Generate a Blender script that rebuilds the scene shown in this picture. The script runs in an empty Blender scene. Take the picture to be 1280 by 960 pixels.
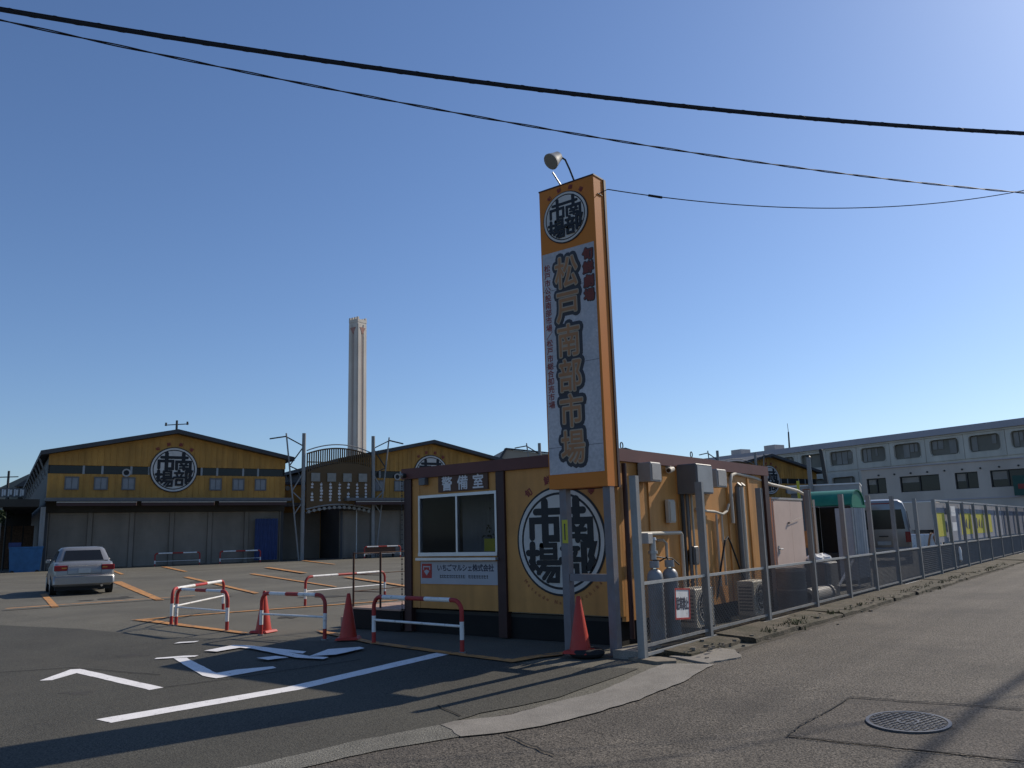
import bpy, math, random
from mathutils import Vector, Matrix
R = math.radians
rnd = random.Random(7)
S = bpy.context.scene
COL = S.collection

# ------------------------------------------------------------------ camera
cam = bpy.data.cameras.new('camera'); camo = bpy.data.objects.new('camera', cam); COL.objects.link(camo)
cam.sensor_fit = 'HORIZONTAL'; cam.sensor_width = 36.0; cam.lens = 36.0 * 1030.0 / 1280.0
cam.clip_start = 0.05; cam.clip_end = 6000
camo.matrix_world = Matrix.Translation((0, 0, 1.5)) @ Matrix.Rotation(R(38.1), 4, 'Z') @ Matrix.Rotation(R(90 + 10.4), 4, 'X') @ Matrix.Rotation(R(-1.57), 4, 'Z')
S.camera = camo

# ------------------------------------------------------------------ light
SUN_AZ, SUN_EL = R(13.0), R(36.0)          # azimuth measured from +Y towards +X
w = bpy.data.worlds.new('World'); S.world = w; w.use_nodes = True
nt = w.node_tree; bg = nt.nodes['Background']
sky = nt.nodes.new('ShaderNodeTexSky'); sky.sky_type = 'NISHITA'; sky.sun_disc = False
sky.sun_elevation = SUN_EL; sky.sun_rotation = SUN_AZ; sky.altitude = 0
sky.air_density = 1.0; sky.dust_density = 0.5; sky.ozone_density = 1.6
tint = nt.nodes.new('ShaderNodeVectorMath'); tint.operation = 'MULTIPLY'; tint.inputs[1].default_value = (1.0, 1.19, 1.50)   # camera white balance of the whole sky
nt.links.new(sky.outputs[0], tint.inputs[0]); nt.links.new(tint.outputs[0], bg.inputs[0]); bg.inputs[1].default_value = 0.076
sl = bpy.data.lights.new('sun', 'SUN'); sl.energy = 4.2; sl.angle = R(0.5); sl.color = (1.0, 0.91, 0.78)
so = bpy.data.objects.new('sun', sl); COL.objects.link(so)
sd = Vector((math.sin(SUN_AZ) * math.cos(SUN_EL), math.cos(SUN_AZ) * math.cos(SUN_EL), math.sin(SUN_EL)))
so.rotation_euler = sd.to_track_quat('Z', 'Y').to_euler(); so.location = (20, 60, 60)
S.view_settings.view_transform = 'Standard'; S.view_settings.look = 'None'
S.view_settings.exposure = 0.0; S.view_settings.gamma = 1.0

# ------------------------------------------------------------------ materials
MATS = {}
def M(name, col, rough=0.7, metal=0.0, var=0.12, scale=3.0, bump=0.0, bscale=60.0, speck=0.0, spscale=150.0, dirt=None, dirt_amt=0.0, dirt_scale=1.5, dlo=.48, dhi=.72, spec=0.35, alpha=1.0, trans=0.0, streak=0.0, smap=(2.2, .06, 1)):
    if name in MATS: return MATS[name]
    m = bpy.data.materials.new(name); m.use_nodes = True; n = m.node_tree.nodes; l = m.node_tree.links
    b = n['Principled BSDF']; b.inputs['Roughness'].default_value = rough; b.inputs['Metallic'].default_value = metal
    b.inputs['Specular IOR Level'].default_value = spec
    if trans: b.inputs['Transmission Weight'].default_value = trans
    if alpha < 1: b.inputs['Alpha'].default_value = alpha
    tc = n.new('ShaderNodeTexCoord'); geo = n.new('ShaderNodeNewGeometry')
    src = geo.outputs['Position']
    no = n.new('ShaderNodeTexNoise'); no.inputs['Scale'].default_value = scale; no.inputs['Detail'].default_value = 5; no.inputs['Roughness'].default_value = 0.6
    l.new(src, no.inputs['Vector'])
    mx = n.new('ShaderNodeMix'); mx.data_type = 'RGBA'
    mx.inputs[6].default_value = tuple(max(0, c * (1 - var)) for c in col) + (1,)
    mx.inputs[7].default_value = tuple(min(1, c * (1 + var)) for c in col) + (1,)
    mr = n.new('ShaderNodeMapRange'); mr.inputs[1].default_value = 0.3; mr.inputs[2].default_value = 0.7
    l.new(no.outputs[0], mr.inputs[0]); l.new(mr.outputs[0], mx.inputs[0])
    out = mx.outputs[2]
    if speck:
        n2 = n.new('ShaderNodeTexNoise'); n2.inputs['Scale'].default_value = spscale; n2.inputs['Detail'].default_value = 2; l.new(src, n2.inputs['Vector'])
        m2 = n.new('ShaderNodeMapRange'); m2.inputs[1].default_value = 0.3; m2.inputs[2].default_value = 0.72; m2.inputs[3].default_value = 1 - speck; m2.inputs[4].default_value = 1 + speck * 1.6
        l.new(n2.outputs[0], m2.inputs[0])
        vm = n.new('ShaderNodeVectorMath'); vm.operation = 'SCALE'; l.new(out, vm.inputs[0]); l.new(m2.outputs[0], vm.inputs['Scale']); out = vm.outputs[0]
    if dirt:
        n3 = n.new('ShaderNodeTexNoise'); n3.inputs['Scale'].default_value = dirt_scale; n3.inputs['Detail'].default_value = 7; n3.inputs['Roughness'].default_value = 0.7; l.new(src, n3.inputs['Vector'])
        m3 = n.new('ShaderNodeMapRange'); m3.inputs[1].default_value = dlo; m3.inputs[2].default_value = dhi; m3.inputs[4].default_value = dirt_amt; l.new(n3.outputs[0], m3.inputs[0])
        x3 = n.new('ShaderNodeMix'); x3.data_type = 'RGBA'; l.new(m3.outputs[0], x3.inputs[0]); l.new(out, x3.inputs[6]); x3.inputs[7].default_value = tuple(dirt) + (1,); out = x3.outputs[2]
    if streak:
        mp = n.new('ShaderNodeMapping'); mp.inputs['Scale'].default_value = smap; l.new(src, mp.inputs['Vector'])
        n5 = n.new('ShaderNodeTexNoise'); n5.inputs['Scale'].default_value = 1.0; n5.inputs['Detail'].default_value = 4; l.new(mp.outputs[0], n5.inputs['Vector'])
        m5 = n.new('ShaderNodeMapRange'); m5.inputs[1].default_value = .3; m5.inputs[2].default_value = .7; m5.inputs[3].default_value = 1 - streak; m5.inputs[4].default_value = 1 + streak; l.new(n5.outputs[0], m5.inputs[0])
        v5 = n.new('ShaderNodeVectorMath'); v5.operation = 'SCALE'; l.new(out, v5.inputs[0]); l.new(m5.outputs[0], v5.inputs['Scale']); out = v5.outputs[0]
    l.new(out, b.inputs['Base Color'])
    if bump:
        n4 = n.new('ShaderNodeTexNoise'); n4.inputs['Scale'].default_value = bscale; n4.inputs['Detail'].default_value = 3; l.new(src, n4.inputs['Vector'])
        bp = n.new('ShaderNodeBump'); bp.inputs['Strength'].default_value = bump; bp.inputs['Distance'].default_value = 0.02; l.new(n4.outputs[0], bp.inputs['Height']); l.new(bp.outputs[0], b.inputs['Normal'])
    MATS[name] = m; return m

asph = M('lot asphalt', (.122, .112, .086), .9, var=.18, scale=.35, bump=.5, bscale=90, speck=.5, spscale=60, dirt=(.080, .073, .058), dirt_amt=.8, dirt_scale=.22, dlo=.42)
asph_road = M('road asphalt', (.085, .073, .058), .88, var=.2, scale=.45, bump=.8, bscale=70, speck=.95, spscale=55, dirt=(.050, .044, .038), dirt_amt=.7, dirt_scale=.5, streak=.16)
asph_dark = M('entrance asphalt', (.059, .055, .043), .88, var=.16, scale=.6, bump=.5, bscale=80, speck=.6, spscale=65, dirt=(.088, .080, .062), dirt_amt=.7, dirt_scale=.55)
asph_patch = M('asphalt reinstatement', (.080, .068, .055), .88, var=.16, scale=1.2, bump=.7, bscale=70, speck=.85, spscale=58, dirt=(.052, .045, .038), dirt_amt=.7, dirt_scale=1.1)
concrete = M('worn concrete', (.225, .205, .175), .9, var=.13, scale=2.5, bump=.35, bscale=80, speck=.22, spscale=90, dirt=(.14, .125, .105), dirt_amt=.6, dirt_scale=2)
aggregate = M('exposed aggregate', (.135, .127, .105), .9, var=.2, scale=3, bump=.7, bscale=90, speck=.8, spscale=75)
kerbm = M('mossy kerb concrete', (.085, .070, .050), .95, var=.35, scale=4, bump=.6, bscale=40, speck=.4, spscale=40, dirt=(.030, .032, .014), dirt_amt=.95, dirt_scale=2.2, dlo=.42)
soil = M('soil', (.055, .045, .032), .95, var=.35, scale=9, bump=.6, bscale=40)
weed = M('weed green', (.085, .095, .036), .8, var=.4, scale=6)
stone = M('pale stone', (.20, .17, .13), .9, var=.3, scale=12)
crackm = M('tar crack', (.022, .02, .018), .9)
white_line = M('white road paint', (.80, .77, .74), .75, var=.06, scale=6, speck=.10, spscale=100, dirt=(.10, .093, .078), dirt_amt=.85, dirt_scale=16, dlo=.60, dhi=.68)
orange_line = M('orange road paint', (.50, .235, .075), .8, var=.15, scale=4, speck=.2, spscale=80, dirt=(.12, .10, .075), dirt_amt=.9, dirt_scale=5, dlo=.50, dhi=.62)
yellow_w = M('mustard wall panel', (.55, .26, .072), .6, var=.07, scale=1.2, dirt=(.40, .195, .062), dirt_amt=.5, dirt_scale=2, streak=.16, smap=(5, 5, .35))
yellow_h = M('mustard corrugated cladding', (.46, .235, .050), .65, var=.14, scale=.5, dirt=(.31, .155, .045), dirt_amt=.6, dirt_scale=.6, streak=.2, smap=(1.6, 1.6, .15))
brown_t = M('brown trim', (.050, .022, .020), .5, var=.15, scale=3)
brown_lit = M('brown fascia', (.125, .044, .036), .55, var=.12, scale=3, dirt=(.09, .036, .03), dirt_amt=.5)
dark_t = M('underfloor black', (.012, .011, .010), .8)
roof_d = M('dark roof sheet', (.06, .06, .062), .6, var=.2, scale=.5)
shutter = M('grey shutter', (.22, .19, .155), .6, var=.12, scale=.6, dirt=(.15, .13, .105), dirt_amt=.5, dirt_scale=.5, streak=.14, smap=(1.2, 1.2, .2))
white_p = M('white paint', (.76, .74, .70), .5, var=.06, dirt=(.34, .28, .22), dirt_amt=.8, dirt_scale=11, dlo=.56, dhi=.68, streak=.08, smap=(9, 9, 1.5))
black_p = M('black paint', (.012, .013, .016), .5, var=.1)
red_p = M('red paint', (.40, .038, .032), .55, var=.15, dirt=(.20, .06, .045), dirt_amt=.8, dirt_scale=10, dlo=.54, dhi=.68)
red_txt = M('dark red lettering', (.24, .045, .035), .6)
red_fade = M('faded red lettering', (.33, .105, .05), .6)
red_cal = M('brown red brush lettering', (.17, .04, .028), .6)
alu = M('aluminium', (.55, .55, .55), .4, .6, var=.08)
steel_g = M('grey painted steel', (.26, .26, .25), .55, .25, var=.12, scale=5, dirt=(.17, .14, .11), dirt_amt=.6, dirt_scale=5, streak=.15, smap=(9, 9, .8))
steel_b = M('blue grey painted steel', (.18, .175, .185), .55, .2, var=.12, scale=4, dirt=(.19, .12, .10), dirt_amt=.6, dirt_scale=3)
steel_d = M('dark steel', (.05, .048, .045), .5, .4)
rust = M('rusty steel', (.09, .045, .03), .7, .2, var=.3, scale=14)
galv = M('galvanised steel', (.42, .42, .41), .45, .6, var=.12, scale=8)
glass_d = M('dark glass', (.015, .017, .019), .12, var=.05, spec=.3)
glass_b = M('blue grey glass', (.22, .22, .23), .15, var=.1)
glass_c = M('window glass', (.01, .011, .012), .05, var=.02, alpha=.22, spec=.25)
sign_or = M('orange sign sheet', (.58, .20, .04), .6, var=.08, scale=2, spec=.15, dirt=(.42, .14, .045), dirt_amt=.5, dirt_scale=2)
sign_wh = M('weathered white sign sheet', (.47, .45, .45), .6, var=.12, scale=2, speck=.1, spscale=25, dirt=(.33, .35, .39), dirt_amt=.8, dirt_scale=2.5)
cream = M('cream lettering', (.37, .29, .205), .6)
halo = M('slate outline', (.05, .05, .056), .6)
orange_l = M('orange lettering', (.37, .18, .08), .6)
emb_w = M('aged emblem white', (.58, .55, .50), .6, var=.08, scale=2, dirt=(.45, .42, .38), dirt_amt=.6, dirt_scale=3)
txt_dk = M('dark lettering', (.05, .05, .07), .6)
txt_wh = M('pale lettering', (.62, .60, .58), .6)
board_b = M('brown sign board', (.095, .048, .030), .6)
board_w = M('pale blue sign board', (.40, .395, .41), .55, var=.05)
cone_m = M('red orange cone plastic', (.46, .042, .025), .45, var=.1, dirt=(.3, .05, .03), dirt_amt=.5, dirt_scale=8)
rubber = M('black rubber', (.02, .02, .02), .8)
deck_m = M('weathered deck board', (.42, .28, .21), .8, var=.15, scale=5)
beige = M('beige panel', (.64, .48, .39), .65, var=.07, scale=3, dirt=(.5, .37, .3), dirt_amt=.5)
wood = M('weathered wood', (.15, .085, .05), .85, var=.35, scale=9)
plyw = M('plywood', (.30, .16, .07), .8, var=.25, scale=5)
grey_box = M('light grey enclosure', (.40, .38, .35), .55, var=.08, dirt=(.3, .27, .23), dirt_amt=.5, dirt_scale=4)
grey_dk = M('dark grey enclosure', (.13, .13, .13), .5, .2)
grey_lid = M('grey door panel', (.30, .31, .31), .5, .2)
cyl_m = M('grey gas cylinder paint', (.27, .275, .28), .45, .1, var=.12, dirt=(.17, .15, .13), dirt_amt=.5, dirt_scale=9)
ivory = M('ivory plastic', (.52, .47, .38), .6, var=.08, dirt=(.35, .3, .24), dirt_amt=.5, dirt_scale=6)
cable_b = M('black cable', (.012, .012, .014), .6)
silver = M('silver car paint', (.29, .285, .275), .3, .45, var=.03, spec=.6)
white_c = M('white car paint', (.62, .63, .66), .25, .1, var=.03)
tail_r = M('red lamp lens', (.25, .015, .02), .15, var=.05)
amber = M('amber lens', (.5, .2, .04), .2)
chrome = M('chrome', (.7, .7, .7), .12, 1.0)
plate_m = M('number plate', (.45, .47, .45), .5)
blue_t = M('blue sheet', (.022, .042, .13), .6, var=.15)
blue_b = M('blue plastic bin', (.03, .12, .26), .55, var=.15)
green_c = M('green canvas', (.02, .19, .12), .45, var=.15, scale=4)
corr_w = M('pale corrugated sheet', (.36, .37, .38), .5, .1, var=.12)
parking_w = M('grey precast panel', (.66, .585, .47), .8, var=.08, scale=.3, dirt=(.52, .46, .37), dirt_amt=.5, dirt_scale=.3, streak=.12, smap=(.8, .8, .1))
block_w = M('pale grey render', (.52, .455, .385), .8, var=.06, scale=.2, dirt=(.42, .37, .31), dirt_amt=.5, dirt_scale=.3, streak=.10, smap=(.8, .8, .1))
metal_r = M('slate metal roof edge', (.40, .37, .38), .5, .2, var=.08, scale=.3)
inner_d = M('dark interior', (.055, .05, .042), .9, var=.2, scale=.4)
inner_p = M('parking deck interior', (.22, .195, .15), .9, var=.2, scale=.4)
inner_l = M('shaded interior wall', (.30, .27, .23), .9, var=.2, scale=.5)
chim_m = M('pale chimney concrete', (.62, .56, .48), .9, var=.06, scale=.1, dirt=(.55, .46, .38), dirt_amt=.5, dirt_scale=.12, streak=.10, smap=(.5, .5, .02))
chim_r = M('faded red chimney mark', (.40, .22, .18), .9)
chim_g = M('chimney groove', (.42, .34, .29), .9)
yellow_b = M('yellow banner', (.50, .46, .05), .6)
banner_w = M('grey banner cloth', (.27, .28, .31), .7, var=.1)
tan_r = M('tan roof sheet', (.42, .33, .24), .7, var=.1, scale=.4)
hill_m = M('wooded hill', (.035, .05, .045), .95, var=.35, scale=.03)
leaf1 = M('dark leaf', (.035, .055, .022), .7, var=.4, scale=2)
bark = M('bark', (.06, .05, .04), .9)
iron = M('cast iron', (.11, .11, .115), .5, .6, var=.2, scale=20)
iron_d = M('recessed cast iron', (.03, .03, .032), .7, .3)
wire_m = M('zinc wire', (.20, .18, .155), .7, 0, var=.1)
paper = M('white paper', (.7, .7, .68), .7)
orange_a = M('orange awning', (.46, .12, .05), .6)
brown_mesh = M('dark brown board', (.115, .070, .030), .7, var=.1, scale=.4)
lamp_g = M('frosted lamp glass', (.25, .24, .21), .4)
oil = M('oil stain', (.052, .047, .038), .88, var=.3, scale=5)

# ------------------------------------------------------------------ mesh helpers
def fall(y): return -.12 * min(1, max(0, (8.4 - y) / 2.4))      # the entrance and lane dip 12 cm towards the camera
class MB:
    def __init__(s): s.v = []; s.f = []; s.m = []; s.cur = 0
    def add(s, vs, fs):
        o = len(s.v); s.v += [tuple(p) for p in vs]
        for f in fs: s.f.append([o + i for i in f]); s.m.append(s.cur)
        return s
    def mat(s, i): s.cur = i; return s
    def box(s, x0, x1, y0, y1, z0, z1):
        v = [(x0, y0, z0), (x1, y0, z0), (x1, y1, z0), (x0, y1, z0), (x0, y0, z1), (x1, y0, z1), (x1, y1, z1), (x0, y1, z1)]
        return s.add(v, [(0, 3, 2, 1), (4, 5, 6, 7), (0, 1, 5, 4), (1, 2, 6, 5), (2, 3, 7, 6), (3, 0, 4, 7)])
    def bbox(s, x0, x1, y0, y1, z0, z1, b=.01):
        """box with its vertical and top edges chamfered"""
        v = []; 
        for z, q in ((z0, 0), (z1 - b, 0), (z1, b)):
            for (x, y, dx, dy) in ((x0, y0, 1, 0), (x0, y0, 0, 1)): pass
            c = [(x0 + b, y0 + q), (x1 - b, y0 + q), (x1 - q, y0 + b), (x1 - q, y1 - b), (x1 - b, y1 - q), (x0 + b, y1 - q), (x0 + q, y1 - b), (x0 + q, y0 + b)]
            v += [(x, y, z) for x, y in c]
        f = [tuple(range(7, -1, -1)), tuple(range(16, 24))]
        for r in (0, 8):
            for i in range(8): f.append((r + i, r + (i + 1) % 8, r + 8 + (i + 1) % 8, r + 8 + i))
        return s.add(v, f)
    def obox(s, c, sz, rot=None):
        x, y, z = (q / 2 for q in sz); mt = rot if rot is not None else Matrix.Identity(3)
        v = [Vector(c) + mt @ Vector(p) for p in [(-x, -y, -z), (x, -y, -z), (x, y, -z), (-x, y, -z), (-x, -y, z), (x, -y, z), (x, y, z), (-x, y, z)]]
        return s.add(v, [(0, 3, 2, 1), (4, 5, 6, 7), (0, 1, 5, 4), (1, 2, 6, 5), (2, 3, 7, 6), (3, 0, 4, 7)])
    def bar(s, p0, p1, wx, wz):
        p0 = Vector(p0); p1 = Vector(p1); d = p1 - p0
        return s.obox((p0 + p1) / 2, (wx, wz, d.length), d.to_track_quat('Z', 'Y').to_matrix())
    def cyl(s, p0, p1, r0, r1=None, n=12):
        if r1 is None: r1 = r0
        p0 = Vector(p0); p1 = Vector(p1); q = (p1 - p0).to_track_quat('Z', 'Y').to_matrix(); v = []
        for p, r in ((p0, r0), (p1, r1)):
            for i in range(n):
                a = 2 * math.pi * i / n; v.append(p + q @ Vector((r * math.cos(a), r * math.sin(a), 0)))
        f = [(i, (i + 1) % n, n + (i + 1) % n, n + i) for i in range(n)] + [tuple(range(n - 1, -1, -1)), tuple(range(n, 2 * n))]
        return s.add(v, f)
    def tube(s, path, r, n=8, mats=None, closed=False):
        path = [Vector(p) for p in path]; N = len(path); rings = []; up = None
        for i, p in enumerate(path):
            t = (path[min(i + 1, N - 1)] - path[max(i - 1, 0)]).normalized()
            if up is None: up = Vector((0, 0, 1)) if abs(t.z) < .9 else Vector((1, 0, 0))
            a = t.cross(up)
            if a.length < 1e-4: a = t.cross(Vector((0, 1, 0)))
            a.normalize(); b = a.cross(t).normalized(); up = b
            rings.append([p + r * (math.cos(2 * math.pi * k / n) * a + math.sin(2 * math.pi * k / n) * b) for k in range(n)])
        o = len(s.v); s.v += [tuple(p) for g in rings for p in g]
        for i in range(N - 1):
            for k in range(n):
                s.f.append([o + i * n + k, o + i * n + (k + 1) % n, o + (i + 1) * n + (k + 1) % n, o + (i + 1) * n + k]); s.m.append(mats[i] if mats else s.cur)
        s.f.append([o + k for k in range(n)]); s.m.append(mats[0] if mats else s.cur)
        s.f.append([o + (N - 1) * n + k for k in range(n)][::-1]); s.m.append(mats[-1] if mats else s.cur)
        return s
    def prism(s, poly, z0, z1, fr=None):
        """2D polygon extruded along the third axis of the frame fr(a, b, c) -> xyz"""
        fr = fr or (lambda a, b, c: (a, b, c)); n = len(poly)
        v = [fr(a, b, z0) for a, b in poly] + [fr(a, b, z1) for a, b in poly]
        return s.add(v, [tuple(range(n - 1, -1, -1)), tuple(range(n, 2 * n))] + [(i, (i + 1) % n, n + (i + 1) % n, n + i) for i in range(n)])
    def sheet(s, poly, z): return s.add([(a, b, z) for a, b in poly], [tuple(range(len(poly)))])
    def ring(s, c, r0, r1, z0, z1, fr=None, n=48):
        fr = fr or (lambda a, b, c_: (a, b, c_)); v = []
        for r, z in ((r0, z0), (r1, z0), (r1, z1), (r0, z1)):
            v += [fr(c[0] + r * math.cos(2 * math.pi * i / n), c[1] + r * math.sin(2 * math.pi * i / n), z) for i in range(n)]
        f = []
        for k in range(4):
            for i in range(n): f.append((k * n + i, k * n + (i + 1) % n, ((k + 1) % 4) * n + (i + 1) % n, ((k + 1) % 4) * n + i))
        return s.add(v, f)
    def disc(s, c, r, z0, z1, fr=None, n=48):
        return s.prism([(c[0] + r * math.cos(2 * math.pi * i / n), c[1] + r * math.sin(2 * math.pi * i / n)) for i in range(n)], z0, z1, fr)
    def loft(s, secs, cap=True):
        n = len(secs[0]); o = len(s.v); s.v += [tuple(p) for g in secs for p in g]
        for i in range(len(secs) - 1):
            for k in range(n):
                s.f.append([o + i * n + k, o + i * n + (k + 1) % n, o + (i + 1) * n + (k + 1) % n, o + (i + 1) * n + k]); s.m.append(s.cur)
        if cap:
            s.f.append([o + k for k in range(n)][::-1]); s.m.append(s.cur)
            s.f.append([o + (len(secs) - 1) * n + k for k in range(n)]); s.m.append(s.cur)
        return s
    def ribbon(s, pts, wd, z0, z1, fr=None, cap=6):
        """flat stroke with mitred corners and round ends, extruded from z0 to z1"""
        P = [Vector((p[0], p[1])) for p in pts]; h = wd / 2; L = []; Rr = []
        for i, p in enumerate(P):
            d0 = (P[i] - P[i - 1]).normalized() if i else None; d1 = (P[i + 1] - P[i]).normalized() if i < len(P) - 1 else None
            if d0 is None: nn = Vector((-d1.y, d1.x)); k = 1
            elif d1 is None: nn = Vector((-d0.y, d0.x)); k = 1
            else:
                a = Vector((-d0.y, d0.x)); b = Vector((-d1.y, d1.x)); nn = (a + b).normalized(); k = 1 / max(.5, nn.dot(a))
            L.append(p + nn * h * k); Rr.append(p - nn * h * k)
        d = (P[-1] - P[-2]).normalized(); a0 = math.atan2(d.x, -d.y) ; e = []
        base = math.atan2(d.y, d.x)
        for j in range(1, cap): e.append(P[-1] + h * Vector((math.cos(base + math.pi / 2 - math.pi * j / cap), math.sin(base + math.pi / 2 - math.pi * j / cap))))
        d = (P[0] - P[1]).normalized(); base = math.atan2(d.y, d.x); b_ = []
        for j in range(1, cap): b_.append(P[0] + h * Vector((math.cos(base + math.pi / 2 - math.pi * j / cap), math.sin(base + math.pi / 2 - math.pi * j / cap))))
        poly = L + e + Rr[::-1] + b_
        return s.prism([(p.x, p.y) for p in poly], z0, z1, fr)
    def build(s, name, mats, parent=None, smooth=False, kind=None, label=None, drape=False):
        me = bpy.data.meshes.new(name); me.from_pydata(s.v, [], s.f)
        for m in (mats if isinstance(mats, (list, tuple)) else [mats]): me.materials.append(m)
        if any(s.m): me.polygons.foreach_set('material_index', s.m)
        me.update()
        import bmesh
        bm = bmesh.new(); bm.from_mesh(me)
        if drape:
            for yy in (8.4, 6.0): bmesh.ops.bisect_plane(bm, geom=bm.verts[:] + bm.edges[:] + bm.faces[:], plane_co=(0, yy, 0), plane_no=(0, 1, 0))
            for v in bm.verts: v.co.z += fall(v.co.y)
        bmesh.ops.recalc_face_normals(bm, faces=bm.faces); bm.to_mesh(me); bm.free()
        if smooth:
            me.polygons.foreach_set('use_smooth', [True] * len(me.polygons))
            try: me.set_sharp_from_angle(angle=R(40))
            except Exception: pass
        o = bpy.data.objects.new(name, me); COL.objects.link(o)
        if parent is not None: o.parent = parent
        if kind: o['kind'] = kind
        if label: o['label'] = label
        return o

def tag(o, label, cat, group=None, kind=None):
    o['label'] = label; o['category'] = cat
    if group: o['group'] = group
    if kind: o['kind'] = kind
    return o
def thing(name, label, cat, loc=(0, 0, 0), rz=0, group=None):
    o = bpy.data.objects.new(name, None); COL.objects.link(o); o.location = loc; o.rotation_euler = (0, 0, rz); o.empty_display_size = .2
    return tag(o, label, cat, group)
def copy_tree(o, parent=None):
    c = o.copy(); COL.objects.link(c)
    if parent is not None: c.parent = parent; c.matrix_parent_inverse = o.matrix_parent_inverse.copy()
    for ch in [x for x in S.objects if x.parent == o]: copy_tree(ch, c)
    return c
def dup(o, loc, rz, label):
    c = copy_tree(o); c.location = loc; c.rotation_euler = (0, 0, rz); c['label'] = label; return c
def struct(mb, name, mats, label=None, **k): return mb.build(name, mats, kind='structure', label=label, **{'drape': True, **k})

# ------------------------------------------------------------------ lettering
GL = {}
def load_glyphs(chars):
    tmp = []
    for ch in chars:
        if ch in GL or ch == ' ': continue
        c = bpy.data.curves.new('glyph', 'FONT'); c.body = ch; c.size = 1; c.resolution_u = 2
        o = bpy.data.objects.new('glyph', c); COL.objects.link(o); tmp.append((ch, o))
    dg = bpy.context.evaluated_depsgraph_get()
    for ch, o in tmp:
        me = bpy.data.meshes.new_from_object(o.evaluated_get(dg))
        vs = [(v.co.x, v.co.y) for v in me.vertices]; fs = [tuple(p.vertices) for p in me.polygons]
        cnt = {}
        for f in fs:
            for i in range(len(f)):
                e = tuple(sorted((f[i], f[(i + 1) % len(f)]))); cnt[e] = cnt.get(e, 0) + 1
        xs = [v[0] for v in vs] or [0]
        GL[ch] = (vs, fs, [e for e, k in cnt.items() if k == 1], min(xs), max(xs)); bpy.data.meshes.remove(me)
    for ch, o in tmp:
        c = o.data; bpy.data.objects.remove(o); bpy.data.curves.remove(c)
ALL_TEXT = '松戸南部市場旬鮮劇場警備室いちごマルシェ株式会社駐車禁止公設総合卸売／MatsudoNambuIchiba'
load_glyphs(sorted(set(ALL_TEXT)))
def put(mb, ch, cx, cy, size, fr, z, dil=0.0, sx=1.0, rot=0.0, latin=False):
    """one character centred on (cx, cy) in the frame fr, thickened by dil (fraction of size)"""
    vs, fs, be, x0, x1 = GL[ch]; ox = (x0 + x1) / 2; oy = .36
    h = max(.0015, dil * size * .12)
    ca, sa = math.cos(rot), math.sin(rot)
    def T(x, y, zz):
        a = (x - ox) * size * sx; b = (y - oy) * size
        return fr(cx + a * ca - b * sa, cy + a * sa + b * ca, zz)
    mb.add([T(x, y, z + h) for x, y in vs], fs)
    if dil:
        used = set()
        for a, b in be:
            (xa, ya), (xb, yb) = vs[a], vs[b]; dx, dy = xb - xa, yb - ya; l = math.hypot(dx, dy)
            if l < 1e-6: continue
            nx, ny = -dy / l * dil, dx / l * dil
            mb.add([T(xa, ya, z + h), T(xb, yb, z + h), T(xb + nx, yb + ny, z), T(xa + nx, ya + ny, z), T(xb - nx, yb - ny, z), T(xa - nx, ya - ny, z)], [(0, 1, 2, 3), (1, 0, 5, 4)])
            used |= {a, b}
        for a in used:
            x, y = vs[a]
            ring = [T(x + dil * math.cos(k * math.pi / 4), y + dil * math.sin(k * math.pi / 4), z) for k in range(8)]
            mb.add([T(x, y, z + h)] + ring, [(0, 1 + k, 1 + (k + 1) % 8) for k in range(8)])

# strokes of the round market emblem, unit circle = white field
EMB = [
 ([(-.40, .88), (-.40, .0)], .16), ([(-.66, .66), (.66, .66)], .13), ([(-.78, .08), (-.78, .46), (-.08, .46), (-.08, .05), (-.28, .05)], .13),
 ([(.47, .9), (.47, .46)], .16), ([(.12, .03), (.12, .43), (.83, .43), (.83, .05), (.64, .05)], .13),
 ([(.33, .36), (.41, .26)], .11), ([(.64, .36), (.56, .26)], .11), ([(.29, .23), (.69, .23)], .10), ([(.29, .09), (.69, .09)], .10), ([(.49, .23), (.49, .01)], .12),
 ([(-.78, -.08), (-.78, -.60)], .13), ([(-.90, -.27), (-.64, -.27)], .12), ([(-.84, -.46), (-.66, -.62)], .11),
 ([(-.52, -.10), (-.14, -.10), (-.14, -.37), (-.52, -.37), (-.52, -.10)], .11), ([(-.50, -.235), (-.16, -.235)], .09),
 ([(-.62, -.49), (-.02, -.49)], .11), ([(-.44, -.52), (-.62, -.72)], .11), ([(-.46, -.63), (-.08, -.63), (-.10, -.88), (-.29, -.88)], .11), ([(-.32, -.66), (-.48, -.84)], .09), ([(-.18, -.66), (-.36, -.90)], .09),
 ([(.26, -.05), (.26, -.17)], .12), ([(.06, -.18), (.48, -.18)], .11), ([(.15, -.26), (.19, -.36)], .10), ([(.42, -.26), (.36, -.36)], .10), ([(.02, -.42), (.52, -.42)], .11),
 ([(.13, -.56), (.44, -.56), (.44, -.82), (.13, -.82), (.13, -.56)], .11),
 ([(.64, -.72), (.64, -.10), (.90, -.10), (.82, -.34), (.86, -.42), (.76, -.60)], .12),
]
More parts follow.
